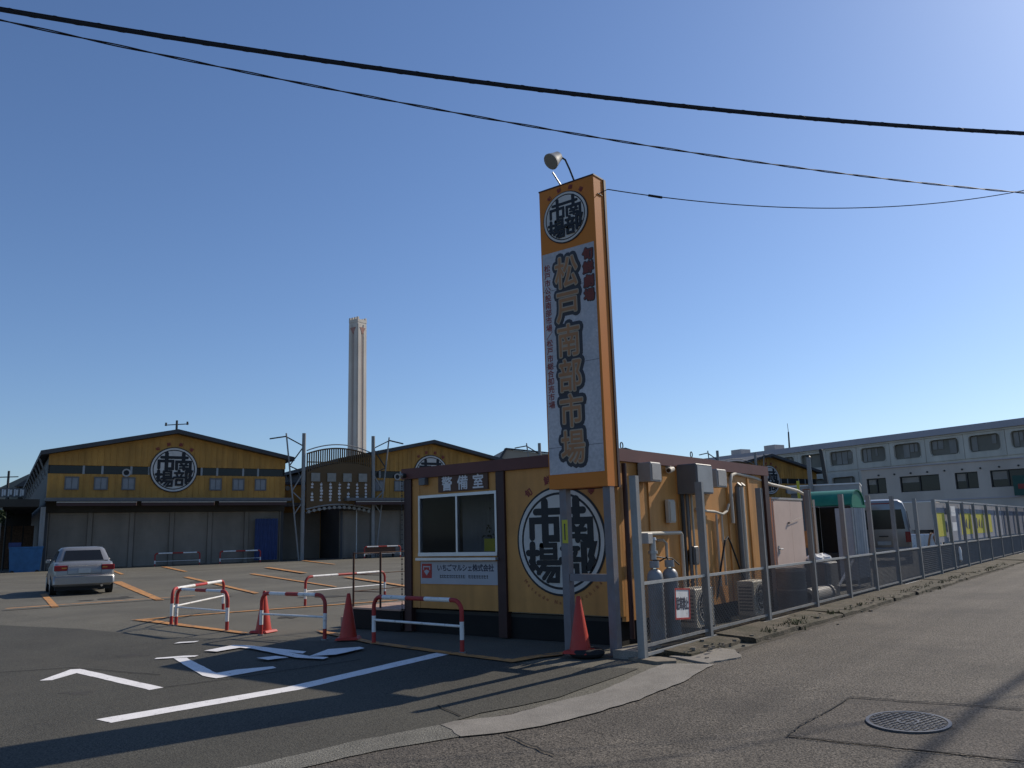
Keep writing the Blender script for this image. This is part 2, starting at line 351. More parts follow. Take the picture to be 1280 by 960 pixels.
def emblem(parent, name, cx, cy, r, fr, z, step, bold=1.18, arc_top=None, arc_bottom=None, arc_size=.2, dz=.0):
    d = MB().disc((cx, cy), r, z, z + step, fr, 64).build(name, black_p, parent)
    MB().ring((cx, cy), r * .885, r * .96, z + step, z + 2 * step, fr, 64).build('white_ring', emb_w, d)
    MB().disc((cx, cy), r * .84, z + step, z + 2 * step, fr, 64).build('white_field', emb_w, d)
    g = MB(); k = 0; q = r * .84
    for pts, wd in EMB:
        k += 1; g.ribbon([(cx + x * q * .97, cy + y * q * .97) for x, y in pts], wd * q * (bold if wd > .115 else 1.0), z + 2 * step + .0005, z + 2 * step + .0005 + (k + 3) * step * .08, fr)
    g.build('market_emblem_characters', black_p, d)
    if arc_top:
        n = len(arc_top)
        for i, ch in enumerate(arc_top):
            t = MB(); a = R(90 + 38 - 76 * i / (n - 1)); put(t, ch, cx + r * 1.15 * math.cos(a), cy + r * 1.15 * math.sin(a), r * arc_size, fr, z + .002, .03, rot=a - math.pi / 2); t.build('red_character', red_txt, d)
    if arc_bottom:
        n = len(arc_bottom)
        for i, ch in enumerate(arc_bottom):
            if ch == ' ': continue
            t = MB(); a = R(270 - 48 + 96 * i / (n - 1)); put(t, ch, cx + r * 1.11 * math.cos(a), cy + r * 1.11 * math.sin(a), r * .095, fr, z + .002, .012, rot=a + math.pi / 2); t.build('red_letter', red_fade, d)
    return d
XZ = lambda y0: (lambda a, b, c: (a, y0 - c, b))       # frame on a wall that faces -Y: a = x, b = z, c = out of the wall

# ================================================================== GROUND
struct(MB().sheet([(-3000, -3000), (3000, -3000), (3000, 3000), (-3000, 3000)], 0), 'ground', asph, 'grey worn asphalt of the market car park')
struct(MB().sheet([(-4.55, -80), (60, -80), (60, 300), (-4.55, 300), (-4.62, 60), (-4.55, 36), (-4.52, 20), (-4.5, 9.0), (-4.75, 7.0), (-5.26, 5.5), (-5.55, 3.2), (-6.4, 0), (-6.8, -10), (-6.8, -80)], .004), 'road', asph_road, 'rough asphalt lane running past the fence')
dark = [(-27.66, 6.9)] + [(-19.37, 7.27), (-16.61, 7.63), (-13.44, 7.7), (-11.46, 8.11), (-10.04, 8.37), (-9.3, 8.42), (-7.66, 8.25), (-6.47, 8.1), (-5.58, 8.16), (-4.88, 8.39), (-4.93, 6.92), (-5.25, 6.08), (-5.26, 5.53), (-5.45, 4.72), (-5.49, 3.92), (-5.65, 2.67)] + [(-6.7, -4), (-8, -8), (-26, -8)]
def rough(poly, amp, step=.12):
    out = []
    for i in range(len(poly)):
        a = Vector(poly[i]); b = Vector(poly[(i + 1) % len(poly)]); n = max(1, min(60, int((b - a).length / step)))
        for k in range(n):
            p = a.lerp(b, k / n); out.append((p.x + rnd.uniform(-amp, amp), p.y + rnd.uniform(-amp, amp)))
    return out
struct(MB().sheet(rough(dark, .015, .3), .008), 'entrance_pavement', asph_dark, 'smoother dark asphalt at the car park entrance')
agg = [(-5.26, 5.53), (-4.83, 5.59), (-4.82, 5.3), (-5.07, 4.64), (-5.19, 3.84), (-5.43, 2.82), (-5.9, 1.1), (-6.5, -0.8), (-6.9, -0.4), (-6.3, 1.3), (-5.82, 2.75), (-5.53, 3.94), (-5.45, 4.72)]
struct(MB().sheet(rough(agg, .012), .012), 'gutter_strip', aggregate, 'coarse exposed aggregate gutter band between entrance and lane')
apron = [(-5.24, 5.54), (-5.23, 5.73), (-4.94, 6.16), (-4.82, 6.76), (-4.68, 7.17), (-4.71, 7.93), (-4.75, 8.71), (-4.62, 8.84), (-4.26, 8.96), (-4.12, 8.09), (-4.16, 7.12), (-4.29, 6.49), (-4.5, 5.82), (-4.7, 5.44), (-4.81, 5.3), (-5.03, 5.46)]
struct(MB().sheet(rough(apron, .012), .016), 'concrete_apron', concrete, 'pale concrete strip at the mouth of the entrance')
struct(MB().sheet(rough([(-2.55, 6.58), (-2.52, 7.34), (-2.48, 7.96), (-1.62, 8.05), (-1.16, 8.09), (-0.2, 8.15), (-0.1, 6.8), (-1.38, 6.67)], .006), .008), 'asphalt_patch', asph_patch, 'squared asphalt reinstatement round the manhole')
cr = MB()
for pts, wd in (([(-2.55, 6.58), (-2.56, 6.92), (-2.52, 7.34), (-2.48, 7.96)], .012), ([(-2.48, 7.96), (-2.04, 8.0), (-1.62, 8.05), (-1.16, 8.09)], .018), ([(-2.55, 6.58), (-2.11, 6.61), (-1.78, 6.61), (-1.38, 6.67), (-0.99, 6.67)], .010), ([(-5.81, 6.11), (-5.33, 5.9)], .014), ([(-4.51, 5.55), (-4.12, 5.38), (-3.83, 5.26)], .016), ([(-9.31, 5.26), (-9.1, 6.12), (-8.5, 7.49)], .012), ([(-12.46, 4.72), (-11.98, 5.43), (-10.24, 5.73)], .012)):
    p2 = []
    for i in range(len(pts) - 1):
        for k in range(6):
            t = k / 6; p2.append((pts[i][0] * (1 - t) + pts[i + 1][0] * t + rnd.uniform(-.012, .012), pts[i][1] * (1 - t) + pts[i + 1][1] * t + rnd.uniform(-.012, .012)))
    p2.append(pts[-1]); z = .02; cr.ribbon(p2, wd, .0165, .0185)
struct(cr, 'road_cracks', crackm, 'dark cracks and joints in the asphalt')
# oil stains and tyre scuffs
for nm, spots in (('oil_stains', ((-24.5, 12.2, .5), (-26.0, 16.4, .35), (-21.5, 13.8, .3), (-31, 19, .6), (-14.2, 10.6, .22), (-18.2, 14.9, .4), (-12.3, 6.4, .18), (-9.9, 4.6, .14), (-6.4, 4.9, .12))),):
    b = MB()
    for j, (x, yv, r) in enumerate(spots):
        for q in range(3):
            cx, cy, rr = x + rnd.gauss(0, r * .7) * (q > 0), yv + rnd.gauss(0, r * .7) * (q > 0), r * (1, .45, .3)[q]
            b.sheet([(cx + rr * math.cos(a) * rnd.uniform(.7, 1.15), cy + rr * math.sin(a) * rnd.uniform(.7, 1.15)) for a in [k * math.pi / 9 for k in range(18)]], .0086 + .0006 * q + .00005 * j)
    struct(b, nm, oil, 'dark oil spots on the asphalt')
# painted markings
def mark(name, polys, m, label, z=.012):
    b = MB()
    for p in polys: b.sheet(rough(p, .006, .15), z); z += .004
    return struct(b, name, m, label)
mark('stop_line', [[(-8.25, 3.99), (-7.97, 4.0), (-7.6, 8.22), (-7.85, 8.24)]], white_line, 'long white stop line painted across the entrance')
mark('stop_lettering', [[(-11.24, 4.72), (-11.85, 5.36), (-11.78, 5.45), (-9.33, 5.27), (-9.32, 5.1), (-11.44, 5.25), (-11.14, 4.82)],
 [(-11.32, 6.52), (-11.16, 6.63), (-9.66, 6.15), (-9.59, 6.4), (-9.29, 6.73), (-9.14, 6.67), (-9.22, 6.42), (-9.34, 5.94), (-9.68, 5.97)],
 [(-11.54, 6.36), (-11.6, 6.43), (-11.34, 6.7), (-11.14, 6.8), (-11.08, 6.71), (-11.31, 6.53)],
 [(-12.61, 7.26), (-12.66, 7.37), (-12.4, 7.57), (-12.36, 7.47)],
 [(-11.39, 7.04), (-11.38, 7.53), (-11.12, 7.59), (-9.7, 7.57), (-9.62, 7.45), (-11.05, 7.41), (-11.11, 7.06)],
 [(-10.9, 7.44), (-10.78, 7.53), (-9.36, 7.35), (-9.0, 7.38), (-8.95, 7.27), (-9.44, 7.19)],
 [(-9.96, 6.95), (-9.82, 7.15), (-9.55, 7.15), (-9.67, 6.91)],
 [(-9.3, 7.3), (-9.48, 7.77), (-9.16, 8.07), (-9.0, 8.01), (-9.01, 7.52)]], white_line, 'angular white strokes of painted stop lettering before the stop line')
mark('parking_lines', [
 [(-29.64, 12.25), (-29.83, 12.53), (-22.68, 9.86), (-22.62, 9.66)], [(-35.9, 17.67), (-35.54, 17.94), (-22.03, 12.35), (-22.06, 12.13)], [(-55.8, 27.36), (-44.24, 22.47), (-44.1, 22.2), (-55.6, 27.1)],
 [(-35.9, 20.98), (-35.96, 21.29), (-21.56, 15.06), (-21.4, 14.8)], [(-34.99, 23.83), (-35.05, 24.18), (-21.52, 17.96), (-21.3, 17.7)], [(-54.74, 30.31), (-54.5, 30.6), (-42.84, 25.3), (-42.7, 25.0)],
 [(-26.6, 22.45), (-26.5, 22.74), (-18.35, 18.39), (-18.2, 18.1)], [(-52.8, 40.5), (-52.6, 40.8), (-40.91, 34.06), (-40.81, 33.8)], [(-29.22, 26.68), (-29.17, 26.9), (-27.79, 25.74), (-27.87, 25.46)], [(-42.0, 29.6), (-41.8, 29.9), (-31.9, 24.9), (-32.0, 24.6)],
 [(-23.1, 8.76), (-22.95, 10.07), (-22.3, 13.40), (-22.15, 13.35), (-22.78, 9.9), (-22.92, 8.7)]], orange_line, 'faded orange bay lines on the car park')
mark('row_lines', [
 [(-16.95, 8.8), (-16.55, 10.7), (-15.74, 13.2), (-15.3, 14.66), (-15.15, 14.6), (-15.58, 13.1), (-16.38, 10.6), (-16.72, 8.95)],
 [(-16.95, 8.8), (-16.5, 9.0), (-15.54, 8.86), (-12.42, 8.48), (-12.3, 8.34), (-15.12, 8.62)],
 [(-11.57, 9.22), (-10.91, 9.1), (-9.52, 8.62), (-7.72, 8.32), (-6.56, 8.22), (-6.4, 8.84), (-6.33, 9.0), (-6.19, 8.76), (-6.44, 8.06), (-7.6, 8.19), (-9.33, 8.41), (-11.21, 9.02)]], orange_line, 'yellow edge line along the row of barriers', z=.014)

# kerb strip under the fence
kb = thing('kerb', 'low mossy concrete kerb under the chain link fence', 'kerb'); del kb['category']; kb['kind'] = 'structure'
y = 9.35; i = 0
def fx(y): return -5.12 - .014 * (y - 8.9) if y < 30 else -5.415 - .012 * (y - 30)
while y < 62:
    L = rnd.uniform(1.2, 2.2) if y < 30 else 3.0
    x = fx(y); h = .065 + rnd.uniform(-.012, .015); e = -4.55 + rnd.uniform(-.03, .05) if i else -4.75
    b = MB(); n = 5
    top = []
    secs = []
    for k in range(n + 1):
        yy = y + (L - .015) * k / n; ee = e + rnd.uniform(-.02, .03)
        secs.append([(x - .35, yy, -.01), (ee + .015, yy, -.01), (ee + .008, yy, h * .8 + rnd.uniform(-.01, .01)), (ee - .03, yy, h + rnd.uniform(-.008, .008)), (x - .1, yy, h + .03), (x - .35, yy, h + .01)])
    b.loft(secs); b.build('kerb_stone', kerbm, kb); y += L; i += 1
gp = MB()
for k in range(130):
    yy = 9.3 + rnd.random() ** 1.6 * 24; xx = -4.72 + rnd.gauss(0, .18); r = rnd.uniform(.008, .03)
    if xx < -5.3: continue
    zz = .07 if xx < -4.6 else .006
    pts = [(xx + r * math.cos(a) * rnd.uniform(.7, 1.2), yy + r * math.sin(a) * rnd.uniform(.7, 1.3)) for a in (0, 1.05, 2.1, 3.14, 4.2, 5.2)]
    gp.prism(pts, zz - .01, zz + r * rnd.uniform(.5, 1.1))
tag(gp.build('gravel', [stone], kind='stuff'), 'loose stones and broken concrete along the kerb', 'gravel')
gw = MB()
for k in range(110):
    yy = 11.5 + rnd.random() ** 1.4 * 22; xx = -4.70 + rnd.gauss(0, .09); zz = .065 if xx < -4.6 else .005
    for q in range(rnd.randint(4, 10)):
        a = rnd.uniform(0, 6.28); l = rnd.uniform(.02, .075); x1 = xx + rnd.uniform(-.06, .06); y1 = yy + rnd.uniform(-.06, .06); wd = rnd.uniform(.006, .016)
        gw.add([(x1 - wd * math.sin(a), y1 + wd * math.cos(a), zz), (x1 + wd * math.sin(a), y1 - wd * math.cos(a), zz), (x1 + l * math.cos(a) * .6, y1 + l * math.sin(a) * .6, zz + l)], [(0, 1, 2)])
tag(gw.build('weeds', [weed], kind='stuff'), 'small weeds and moss growing on the kerb edge', 'weeds')
sm = MB()
for k in range(16):
    yy = 9.9 + k * 1.5; pts = []
    for q in range(16):
        a = 2 * math.pi * q / 16; pts.append((-4.50 + .07 * math.cos(a) * rnd.uniform(.5, 1.3), yy + .8 * math.sin(a) * rnd.uniform(.8, 1.1)))
    sm.prism(pts, .0, .0052 + .001 * (k % 2))
tag(sm.build('soil', [soil], kind='stuff'), 'brown soil washed along the foot of the kerb', 'soil')
MB().prism([(-5.3, 8.86), (-4.85, 8.72), (-4.68, 8.88), (-4.76, 9.02), (-5.0, 9.08)], .0, .035).build('concrete_spill', stone, kind='structure')
struct(MB().prism(rough([(-4.95, 9.25), (-4.35, 9.0), (-4.2, 9.6), (-4.5, 10.1), (-4.8, 10.2)], .02), 0, .022), 'gutter_slab', concrete, 'broken concrete gutter slab beside the first fence bay')

# manhole
mh = thing('manhole_cover', 'round cast iron manhole cover in the lane', 'manhole cover', (-1.86, 7.34, fall(7.34) + .008), R(25)); mh.rotation_euler = (math.atan(.05), 0, R(25)); mh.rotation_mode = 'ZYX'
MB().ring((0, 0), .285, .312, 0, .014, n=48).build('rim', iron, mh)
MB().disc((0, 0), .284, 0, .010, n=48).build('plate', iron_d, mh)
pt = MB()
for i in range(-9, 10):
    for j in range(-9, 10):
        x, y = i * .031, j * .031
        if math.hypot(x, y) > .268 or (i + j) % 2: continue
        pt.obox((x, y, .0125), (.034, .013, .005), Matrix.Rotation(R(45 if (i % 2) else -45), 3, 'Z'))
pt.build('tread', iron, mh, kind='stuff')
MB().ring((0, 0), .07, .085, .010, .016, n=24).build('crest', iron, mh)

# ================================================================== OFFICE
X0, X1, Y0, Y1 = -10.02, -5.92, 9.83, 15.2
off = thing('guard_office', 'mustard prefabricated guard office with round emblem, brown posts and flat roof', 'office', (0, 0, 0))
fr = XZ(Y0)
b = MB()
b.box(X0 + .14, -9.71, Y0, Y0 + .06, .39, 2.47); b.box(-9.70, -8.055, Y0, Y0 + .06, .39, 1.235); b.box(-9.70, -8.055, Y0, Y0 + .06, 2.18, 2.47)
b.build('front_wall_panel', yellow_w, off); MB().box(-7.89, X1 - .001, Y0 + .002, Y0 + .06, .39, 2.47).build('front_wall_panel', yellow_w, off)
ys = [Y0 + .061] + [10.68 + .91 * k for k in range(5)] + [Y1 - .2]
for a, c in zip(ys[:-1], ys[1:]): MB().box(X1 - .06, X1, a, c - .006, .32, 2.47).build('side_wall_panel', yellow_w, off)
for k in range(5): MB().box(X1 + .001, X1 + .022, 10.68 + .91 * k - .025, 10.68 + .91 * k + .03, .32, 2.47).build('rib', yellow_w, off)
MB().box(X0, X0 + .06, Y0 + .061, Y1 - .1, .39, 2.47).build('left_wall', yellow_w, off)
MB().box(X0, X1 - .1, Y1 - .1, Y1 - .04, .39, 2.47).build('rear_wall', yellow_w, off)
MB().box(X0 - .02, X0 + .14, Y0 - .035, Y0 + .12, .02, 2.466).build('corner_post', brown_t, off)
MB().box(-8.05, -7.892, Y0 - .04, Y0 + .12, .02, 2.466).build('corner_post', brown_t, off)
MB().box(X1 - .09, X1 + .05, Y1 - .19, Y1, .02, 2.466).build('corner_post', brown_t, off)
rb = MB(); rb.box(X0 - .06, X1 + .05, Y0 - .06, Y0 - .02, 2.47, 2.645); rb.box(X1 + .01, X1 + .05, Y0 - .019, Y1 + .05, 2.47, 2.645); rb.box(X0 - .06, X0 - .02, Y0 - .019, Y1 + .05, 2.47, 2.645); rb.box(X0 - .019, X1 + .009, Y1 + .01, Y1 + .05, 2.47, 2.645)
rb.build('roof_fascia', brown_lit, off)
MB().box(X0 - .019, X1 + .009, Y0 - .019, Y1 + .009, 2.48, 2.62).build('roof', roof_d, off)
MB().box(X0 + .1, X1 - .08, Y0 + .06, Y1 - .1, 0.005, .31).build('underfloor_shade', dark_t, off)  # black block stands in for the shade under the open base
MB().box(X0 + .06, X1 - .061, Y0 + .061, Y1 - .11, .31, .36).build('floor_slab', inner_d, off)
# eyelets on the roof edge
for yy in (12.1, 9.95):
    b = MB(); b.tube([(X1 + .03, yy + .035 * math.cos(a), 2.69 + .045 * math.sin(a)) for a in [k * math.pi / 6 for k in range(13)]], .008, 6); b.build('lifting_eye', steel_d, off)
MB().box(X0 + .07, X0 + .09, Y0 + .07, Y1 - .12, .37, 2.46).build('lining', inner_l, off); MB().box(X1 - .09, X1 - .07, Y0 + .07, Y1 - .2, .37, 2.46).build('lining', inner_l, off); MB().box(X0 + .1, X1 - .1, Y1 - .13, Y1 - .11, .37, 2.46).build('lining', inner_l, off)
MB().box(-7.88, X1 - .1, Y0 + .07, Y0 + .08, .37, 2.46).build('lining', inner_l, off)
# window
wf = MB(); wf.box(-9.70, -8.04, Y0 - .05, Y0 + .02, 2.135, 2.18); wf.box(-9.70, -8.04, Y0 - .06, Y0 + .02, 1.205, 1.262); wf.box(-9.70, -9.665, Y0 - .05, Y0 + .02, 1.262, 2.135); wf.box(-8.075, -8.04, Y0 - .05, Y0 + .02, 1.262, 2.135)
win = wf.build('window', alu, off)
MB().box(-8.88, -8.845, Y0 - .045, Y0 + .015, 1.262, 2.135).build('mullion', alu, win)
MB().box(-9.71, -8.03, Y0 - .11, Y0 - .002, 1.14, 1.18).build('sill', alu, win)
MB().box(-9.665, -8.88, Y0 - .012, Y0 - .008, 1.262, 2.135).build('pane', glass_c, win); MB().box(-8.845, -8.075, Y0 - .02, Y0 - .016, 1.262, 2.135).build('pane', glass_c, win)
# inside: desk, curtain, basket
ib = MB(); ib.box(-9.6, -8.1, Y0 + .10, Y0 + .85, 1.13, 1.17); ib.box(-9.6, -9.55, Y0 + .25, Y0 + .85, .37, 1.13); ib.box(-8.15, -8.1, Y0 + .25, Y0 + .85, .37, 1.13); dsk = ib.build('desk', wood); tag(dsk, 'wooden counter inside the guard office window', 'counter')
cu = MB(); n = 24
cu.loft([[(-9.62 + .75 * k / n, Y0 + .95 + .03 * math.sin(k * 2.1), z) for k in range(n + 1)] + [(-9.62 + .75 * k / n, Y0 + .98 + .03 * math.sin(k * 2.1), z) for k in range(n, -1, -1)] for z in (.4, 2.3)])
tag(cu.build('curtain', corr_w), 'pale pleated curtain hanging inside the guard office', 'curtain')
nb = MB(); nb.box(-8.36, -8.09, Y0 + .03, Y0 + .045, 1.27, 1.46); nb.box(-8.36, -8.09, Y0 + .046, Y0 + .12, 1.27, 1.28)
tag(nb.build('notice_card', yellow_b), 'yellow notice card standing inside the guard office window', 'notice')
fl = MB()
for k in range(60):
    x = -8.25 + rnd.gauss(0, .13); z = 1.45 + rnd.gauss(0, .13)
    a = rnd.uniform(0, 3); fl.add([(x, Y0 + .17 + rnd.uniform(-.06, .06), max(1.2, z)), (x + .07 * math.cos(a), Y0 + .17, max(1.2, z) + .07 * math.sin(a)), (x + .03, Y0 + .13, max(1.22, z) + .05)], [(0, 1, 2)])
fp_ = thing('potted_plant', 'small leafy pot plant behind the office window glass', 'plant', (0, 0, 0))
fl.build('leaves', leaf1, fp_); MB().cyl((-8.25, Y0 + .19, 1.171), (-8.25, Y0 + .19, 1.3), .05, .07, 10).build('flowerpot', plyw, fp_); MB().cyl((-8.25, Y0 + .19, 1.3), (-8.24, Y0 + .19, 1.5), .008, .004, 6).build('stem', bark, fp_)
# boards on the front
sg = MB().box(-9.262, -8.215, Y0 - .03, Y0 - .002, 2.212, 2.466); s_o = sg.build('security_room_sign', board_b, off)
t = MB()
for ch, cx in zip('警備室', (-9.07, -8.735, -8.41)): put(t, ch, cx, 2.34, .235, fr, .031, .022)
t.build('security_room_lettering', txt_wh, s_o)
bd = MB().box(-9.68, -8.045, Y0 - .02, Y0 - .002, .77, 1.12).build('company_board', board_w, off)
t = MB()
for i, ch in enumerate('いちごマルシェ株式会社'): put(t, ch, -9.26 + .107 * i, 1.02, .112, fr, .021, .03)
t.build('company_lettering', txt_dk, bd)
t = MB(); x = -9.25
while x < -8.25:
    l = rnd.uniform(.02, .05)
    if rnd.random() < .85:
        t.box(x, x + l, Y0 - .023, Y0 - .0205, .865, .875); t.box(x, x + .012, Y0 - .023, Y0 - .0205, .877, .915)
        t.box(x + .014, x + l, Y0 - .023, Y0 - .0205, .895, .906)
    x += l + .014
t.build('faded_small_print', halo, bd)
lg = MB().box(-9.65, -9.43, Y0 - .024, Y0 - .0205, .86, 1.085).build('strawberry_logo', red_p, bd)
t = MB(); t.prism([(-9.60, .97), (-9.54, .90), (-9.48, .97), (-9.54, .995)], .025, .027, fr); t.box(-9.62, -9.46, Y0 - .027, Y0 - .0245, 1.03, 1.05); t.box(-9.62, -9.60, Y0 - .027, Y0 - .0245, .99, 1.028); t.box(-9.48, -9.46, Y0 - .027, Y0 - .0245, .99, 1.028)
t.build('logo_mark', board_w, lg)
eb = MB().bbox(-9.645, -9.50, Y0 - .10, Y0 - .002, 2.35, 2.465, .008); tag(eb.build('junction_box', grey_dk), 'small dark box high on the office front beside the lettered brown sign', 'junction box')
emblem(off, 'round_emblem', -6.905, 1.408, .775, XZ(Y0 + .001), .002, .006, arc_top='旬鮮劇場', arc_bottom='Matsudo Nambu Ichiba', arc_size=.17)
# roof-edge lamp at the left corner
la = thing('bulkhead_lamp', 'small glass bulkhead lamp at the roof corner of the office', 'lamp', (-10.0, Y0 - .06, 2.53))
b = MB(); b.cyl((0, 0, 0), (0, -.07, 0), .04, .04, 14); b.build('housing', steel_d, la); MB().cyl((0, -.07, 0), (.0, -.11, .0), .036, .025, 14).build('lens', lamp_g, la)
for k in range(1): pass
ch_ = MB()
for k in range(60): ch_.obox((-10.06, Y0 - .07, 2.44 - k * .04), (.012, .02, .03), Matrix.Rotation(R(45 * (k % 2)), 3, 'Z'))
tag(ch_.build('rain_chain', steel_d), 'thin rain chain hanging at the front corner of the office', 'rain chain')
# downpipe on the near right corner
dp = MB(); dp.tube([(X1 + .06, Y0 + .10, 2.44), (X1 + .06, Y0 + .10, .1)], .035, 10); dp.build('downpipe', brown_t, off)
# things fixed on the sunny side wall
def wallbox(name, y0, y1, z0, z1, d, m, lid, label, cat, lidm=None):
    o = thing(name, label, cat, (X1 + .002, (y0 + y1) / 2, z0)); h = z1 - z0; wy = (y1 - y0) / 2
    MB().bbox(.02, .02 + d, -wy, wy, 0, h, .012).build('case', m, o)
    MB().box(.021 + d, .032 + d, -wy + .02, wy - .02, .02, h - .03).build('lid', lidm or m, o)
    MB().box(-.0, .019, -wy * .6, wy * .6, .05, h - .05).build('bracket', steel_d, o)
    return o
wallbox('electrical_box', 10.36, 10.66, 2.20, 2.47, .22, grey_box, 1, 'light grey metal box under the eaves nearest the tall sign', 'electrical box')
bigb = wallbox('distribution_board', 11.55, 12.10, 2.05, 2.50, .34, grey_dk, 1, 'large dark grey electrical cabinet with pale door under the eaves', 'electrical box', grey_lid)
wallbox('electrical_box', 12.55, 12.90, 2.18, 2.47, .22, grey_box, 1, 'light grey metal box under the eaves just beyond the large dark cabinet', 'electrical box')
wallbox('meter_box', 11.12, 11.32, 1.62, 1.96, .07, ivory, 1, 'ivory meter box at mid height on the office side wall', 'meter box')
wallbox('meter_box', 11.80, 11.95, .98, 1.26, .10, grey_dk, 1, 'small dark rounded meter low on the wall under the large cabinet', 'meter box')
cc = thing('security_camera', 'small white security camera under the office eaves', 'camera', (X1, 11.28, 2.44))
MB().cyl((.0, 0, 0), (.08, 0, 0), .03, .03, 10).build('mount', ivory, cc); MB().cyl((.08, .05, -.02), (.10, -.12, -.05), .04, .045, 12).build('housing', ivory, cc); MB().cyl((.10, -.12, -.05), (.101, -.13, -.052), .03, .03, 12).build('lens', glass_d, cc)
# wall pipes
p = MB(); p.tube([(X1 + .16, 9.98, 1.47), (X1 + .16, 11.30, 1.47), (X1 + .16, 11.33, 1.44), (X1 + .16, 11.33, .25)], .028, 10); tag(p.build('exhaust_pipe', ivory), 'pale pipe elbow running across the office wall above the gas cylinders', 'pipe')
p = MB(); p.tube([(X1 + .10, 10.95, .3), (X1 + .10, 10.95, 1.33), (X1 + .08, 10.90, 1.37), (X1, 10.88, 1.37)], .022, 8); tag(p.build('water_pipe', ivory), 'thin upright ivory pipe behind the gas cylinders', 'pipe')
for k, (yy, r, m) in enumerate(((11.62, .03, steel_d), (11.72, .022, grey_dk), (11.80, .026, steel_d), (11.88, .018, ivory))):
    p = MB(); p.tube([(X1 + .06 + .03 * (k % 2), yy, 2.05 if k else 2.44), (X1 + .06 + .03 * (k % 2), yy, .15)], r, 8); tag(p.build('conduit', m), ['thick black conduit from the eaves down beside the large cabinet', 'grey conduit, first below the large dark cabinet', 'black conduit, second below the large dark cabinet', 'slim ivory conduit, last below the large dark cabinet'][k], 'conduit', 'conduits below the large cabinet')
p = MB(); p.tube([(X1 + .04, 12.12, 1.83), (X1 + .07, 12.4, 1.80), (X1 + .06, 12.75, 1.79), (X1 + .06, 13.05, 1.75), (X1 + .05, 13.25, 1.80), (X1 + .05, 13.35, 1.92)], .022, 8); tag(p.build('wall_cable', ivory), 'pale flexible cable sagging across the office wall', 'cable')
p = MB()
for yy in (12.82, 13.02): p.tube([(X1 + .05, yy, 1.75), (X1 + .05, yy, .6)], .02, 8)
tag(p.build('drain_hose', ivory), 'pair of slim upright hoses on the office wall', 'hose')
p = MB(); p.tube([(X1 + .1, 12.55, .45), (X1 + .1, 12.75, .9), (X1 + .1, 12.98, 1.32), (X1 + .1, 13.10, 1.38), (X1 + .1, 13.2, 1.28), (X1 + .12, 13.45, .85), (X1 + .14, 13.75, .42)], .016, 8); tag(p.build('black_hose', cable_b), 'black hose looped in an arch on the office wall', 'hose')
p = MB()
for yy, m in ((13.70, 0), (13.86, 1)): p.mat(m).tube([(X1 + .07, yy, .1), (X1 + .07, yy, 2.22), (X1 + .12, yy, 2.27)], .045, 10)
tag(p.build('drainpipe', [grey_dk, ivory]), 'twin upright drainpipes at the far end of the office wall', 'pipe')
# overhead flexible conduit to the wooden pole
p = MB(); p.tube([(X1 + .06, 13.45, 1.6), (X1 + .06, 13.45, 2.30), (X1 + .05, 13.55, 2.42), (X1 + .02, 13.8, 2.46), (X1 + .0, 14.6, 2.42), (-5.98, 15.6, 2.33), (-6.1, 16.8, 2.30), (-6.25, 17.8, 2.28), (-6.32, 18.5, 2.20), (-6.38, 18.75, 2.0), (-6.38, 18.8, .6)], .03, 10)
tag(p.build('flexible_conduit', ivory, smooth=True), 'pale flexible conduit arching from the office corner to the wooden pole', 'conduit')
# gas cylinders
def cylinder(loc, label):
    o = thing('gas_cylinder', label, 'gas cylinder', loc, 0, 'gas cylinders beside the office')
    b = MB(); prof = [(.0, 0), (.095, .0), (.105, .03), (.108, .06), (.108, .86), (.10, .91), (.075, .95), (.035, .975), (.0, .98)]
    n = 20; secs = [[(max(r, .001) * math.cos(2 * math.pi * k / n), max(r, .001) * math.sin(2 * math.pi * k / n), z) for k in range(n)] for r, z in prof]
    b.loft(secs); b.build('tank', cyl_m, o, smooth=True)
    MB().cyl((0, 0, .97), (0, 0, 1.06), .022, .018, 10).build('valve', chrome, o)
    b = MB(); b.ring((0, 0), .055, .065, .99, 1.08, n=18); b.build('collar', cyl_m, o)
    return o
g1 = cylinder((-5.52, 10.02, .03), 'grey gas cylinder with a shiny valve, close behind the first fence post')
dup(g1, (-5.46, 10.33, .03), 0, 'grey gas cylinder standing between the other cylinder and the red framed notice')
rg = thing('gas_regulator', 'silver gas regulator with black hoses above the cylinders', 'regulator', (-5.66, 10.25, 1.12))
b = MB(); b.cyl((0, 0, 0), (0, 0, .26), .045, .045, 12); b.cyl((0, 0, .08), (0, 0, .12), .065, .065, 12); b.cyl((0, 0, .26), (0, 0, .30), .06, .05, 12); b.build('body', galv, rg, smooth=True)
b = MB(); b.bbox(-.06, .05, -.20, -.06, .22, .36, .01); b.build('gauge_box', grey_box, rg)
b = MB(); b.tube([(0, 0, 0), (.06, -.08, -.05), (.13, -.2, -.02), (.14, -.23, -.05)], .012, 6); b.tube([(0, 0, .0), (.08, .04, -.02), (.17, .08, .03), (.2, .08, -.05)], .012, 6); b.tube([(0, 0, .05), (.02, .2, .02), (.02, .5, .0), (.0, .75, -.1)], .01, 6); b.build('hose', cable_b, rg)
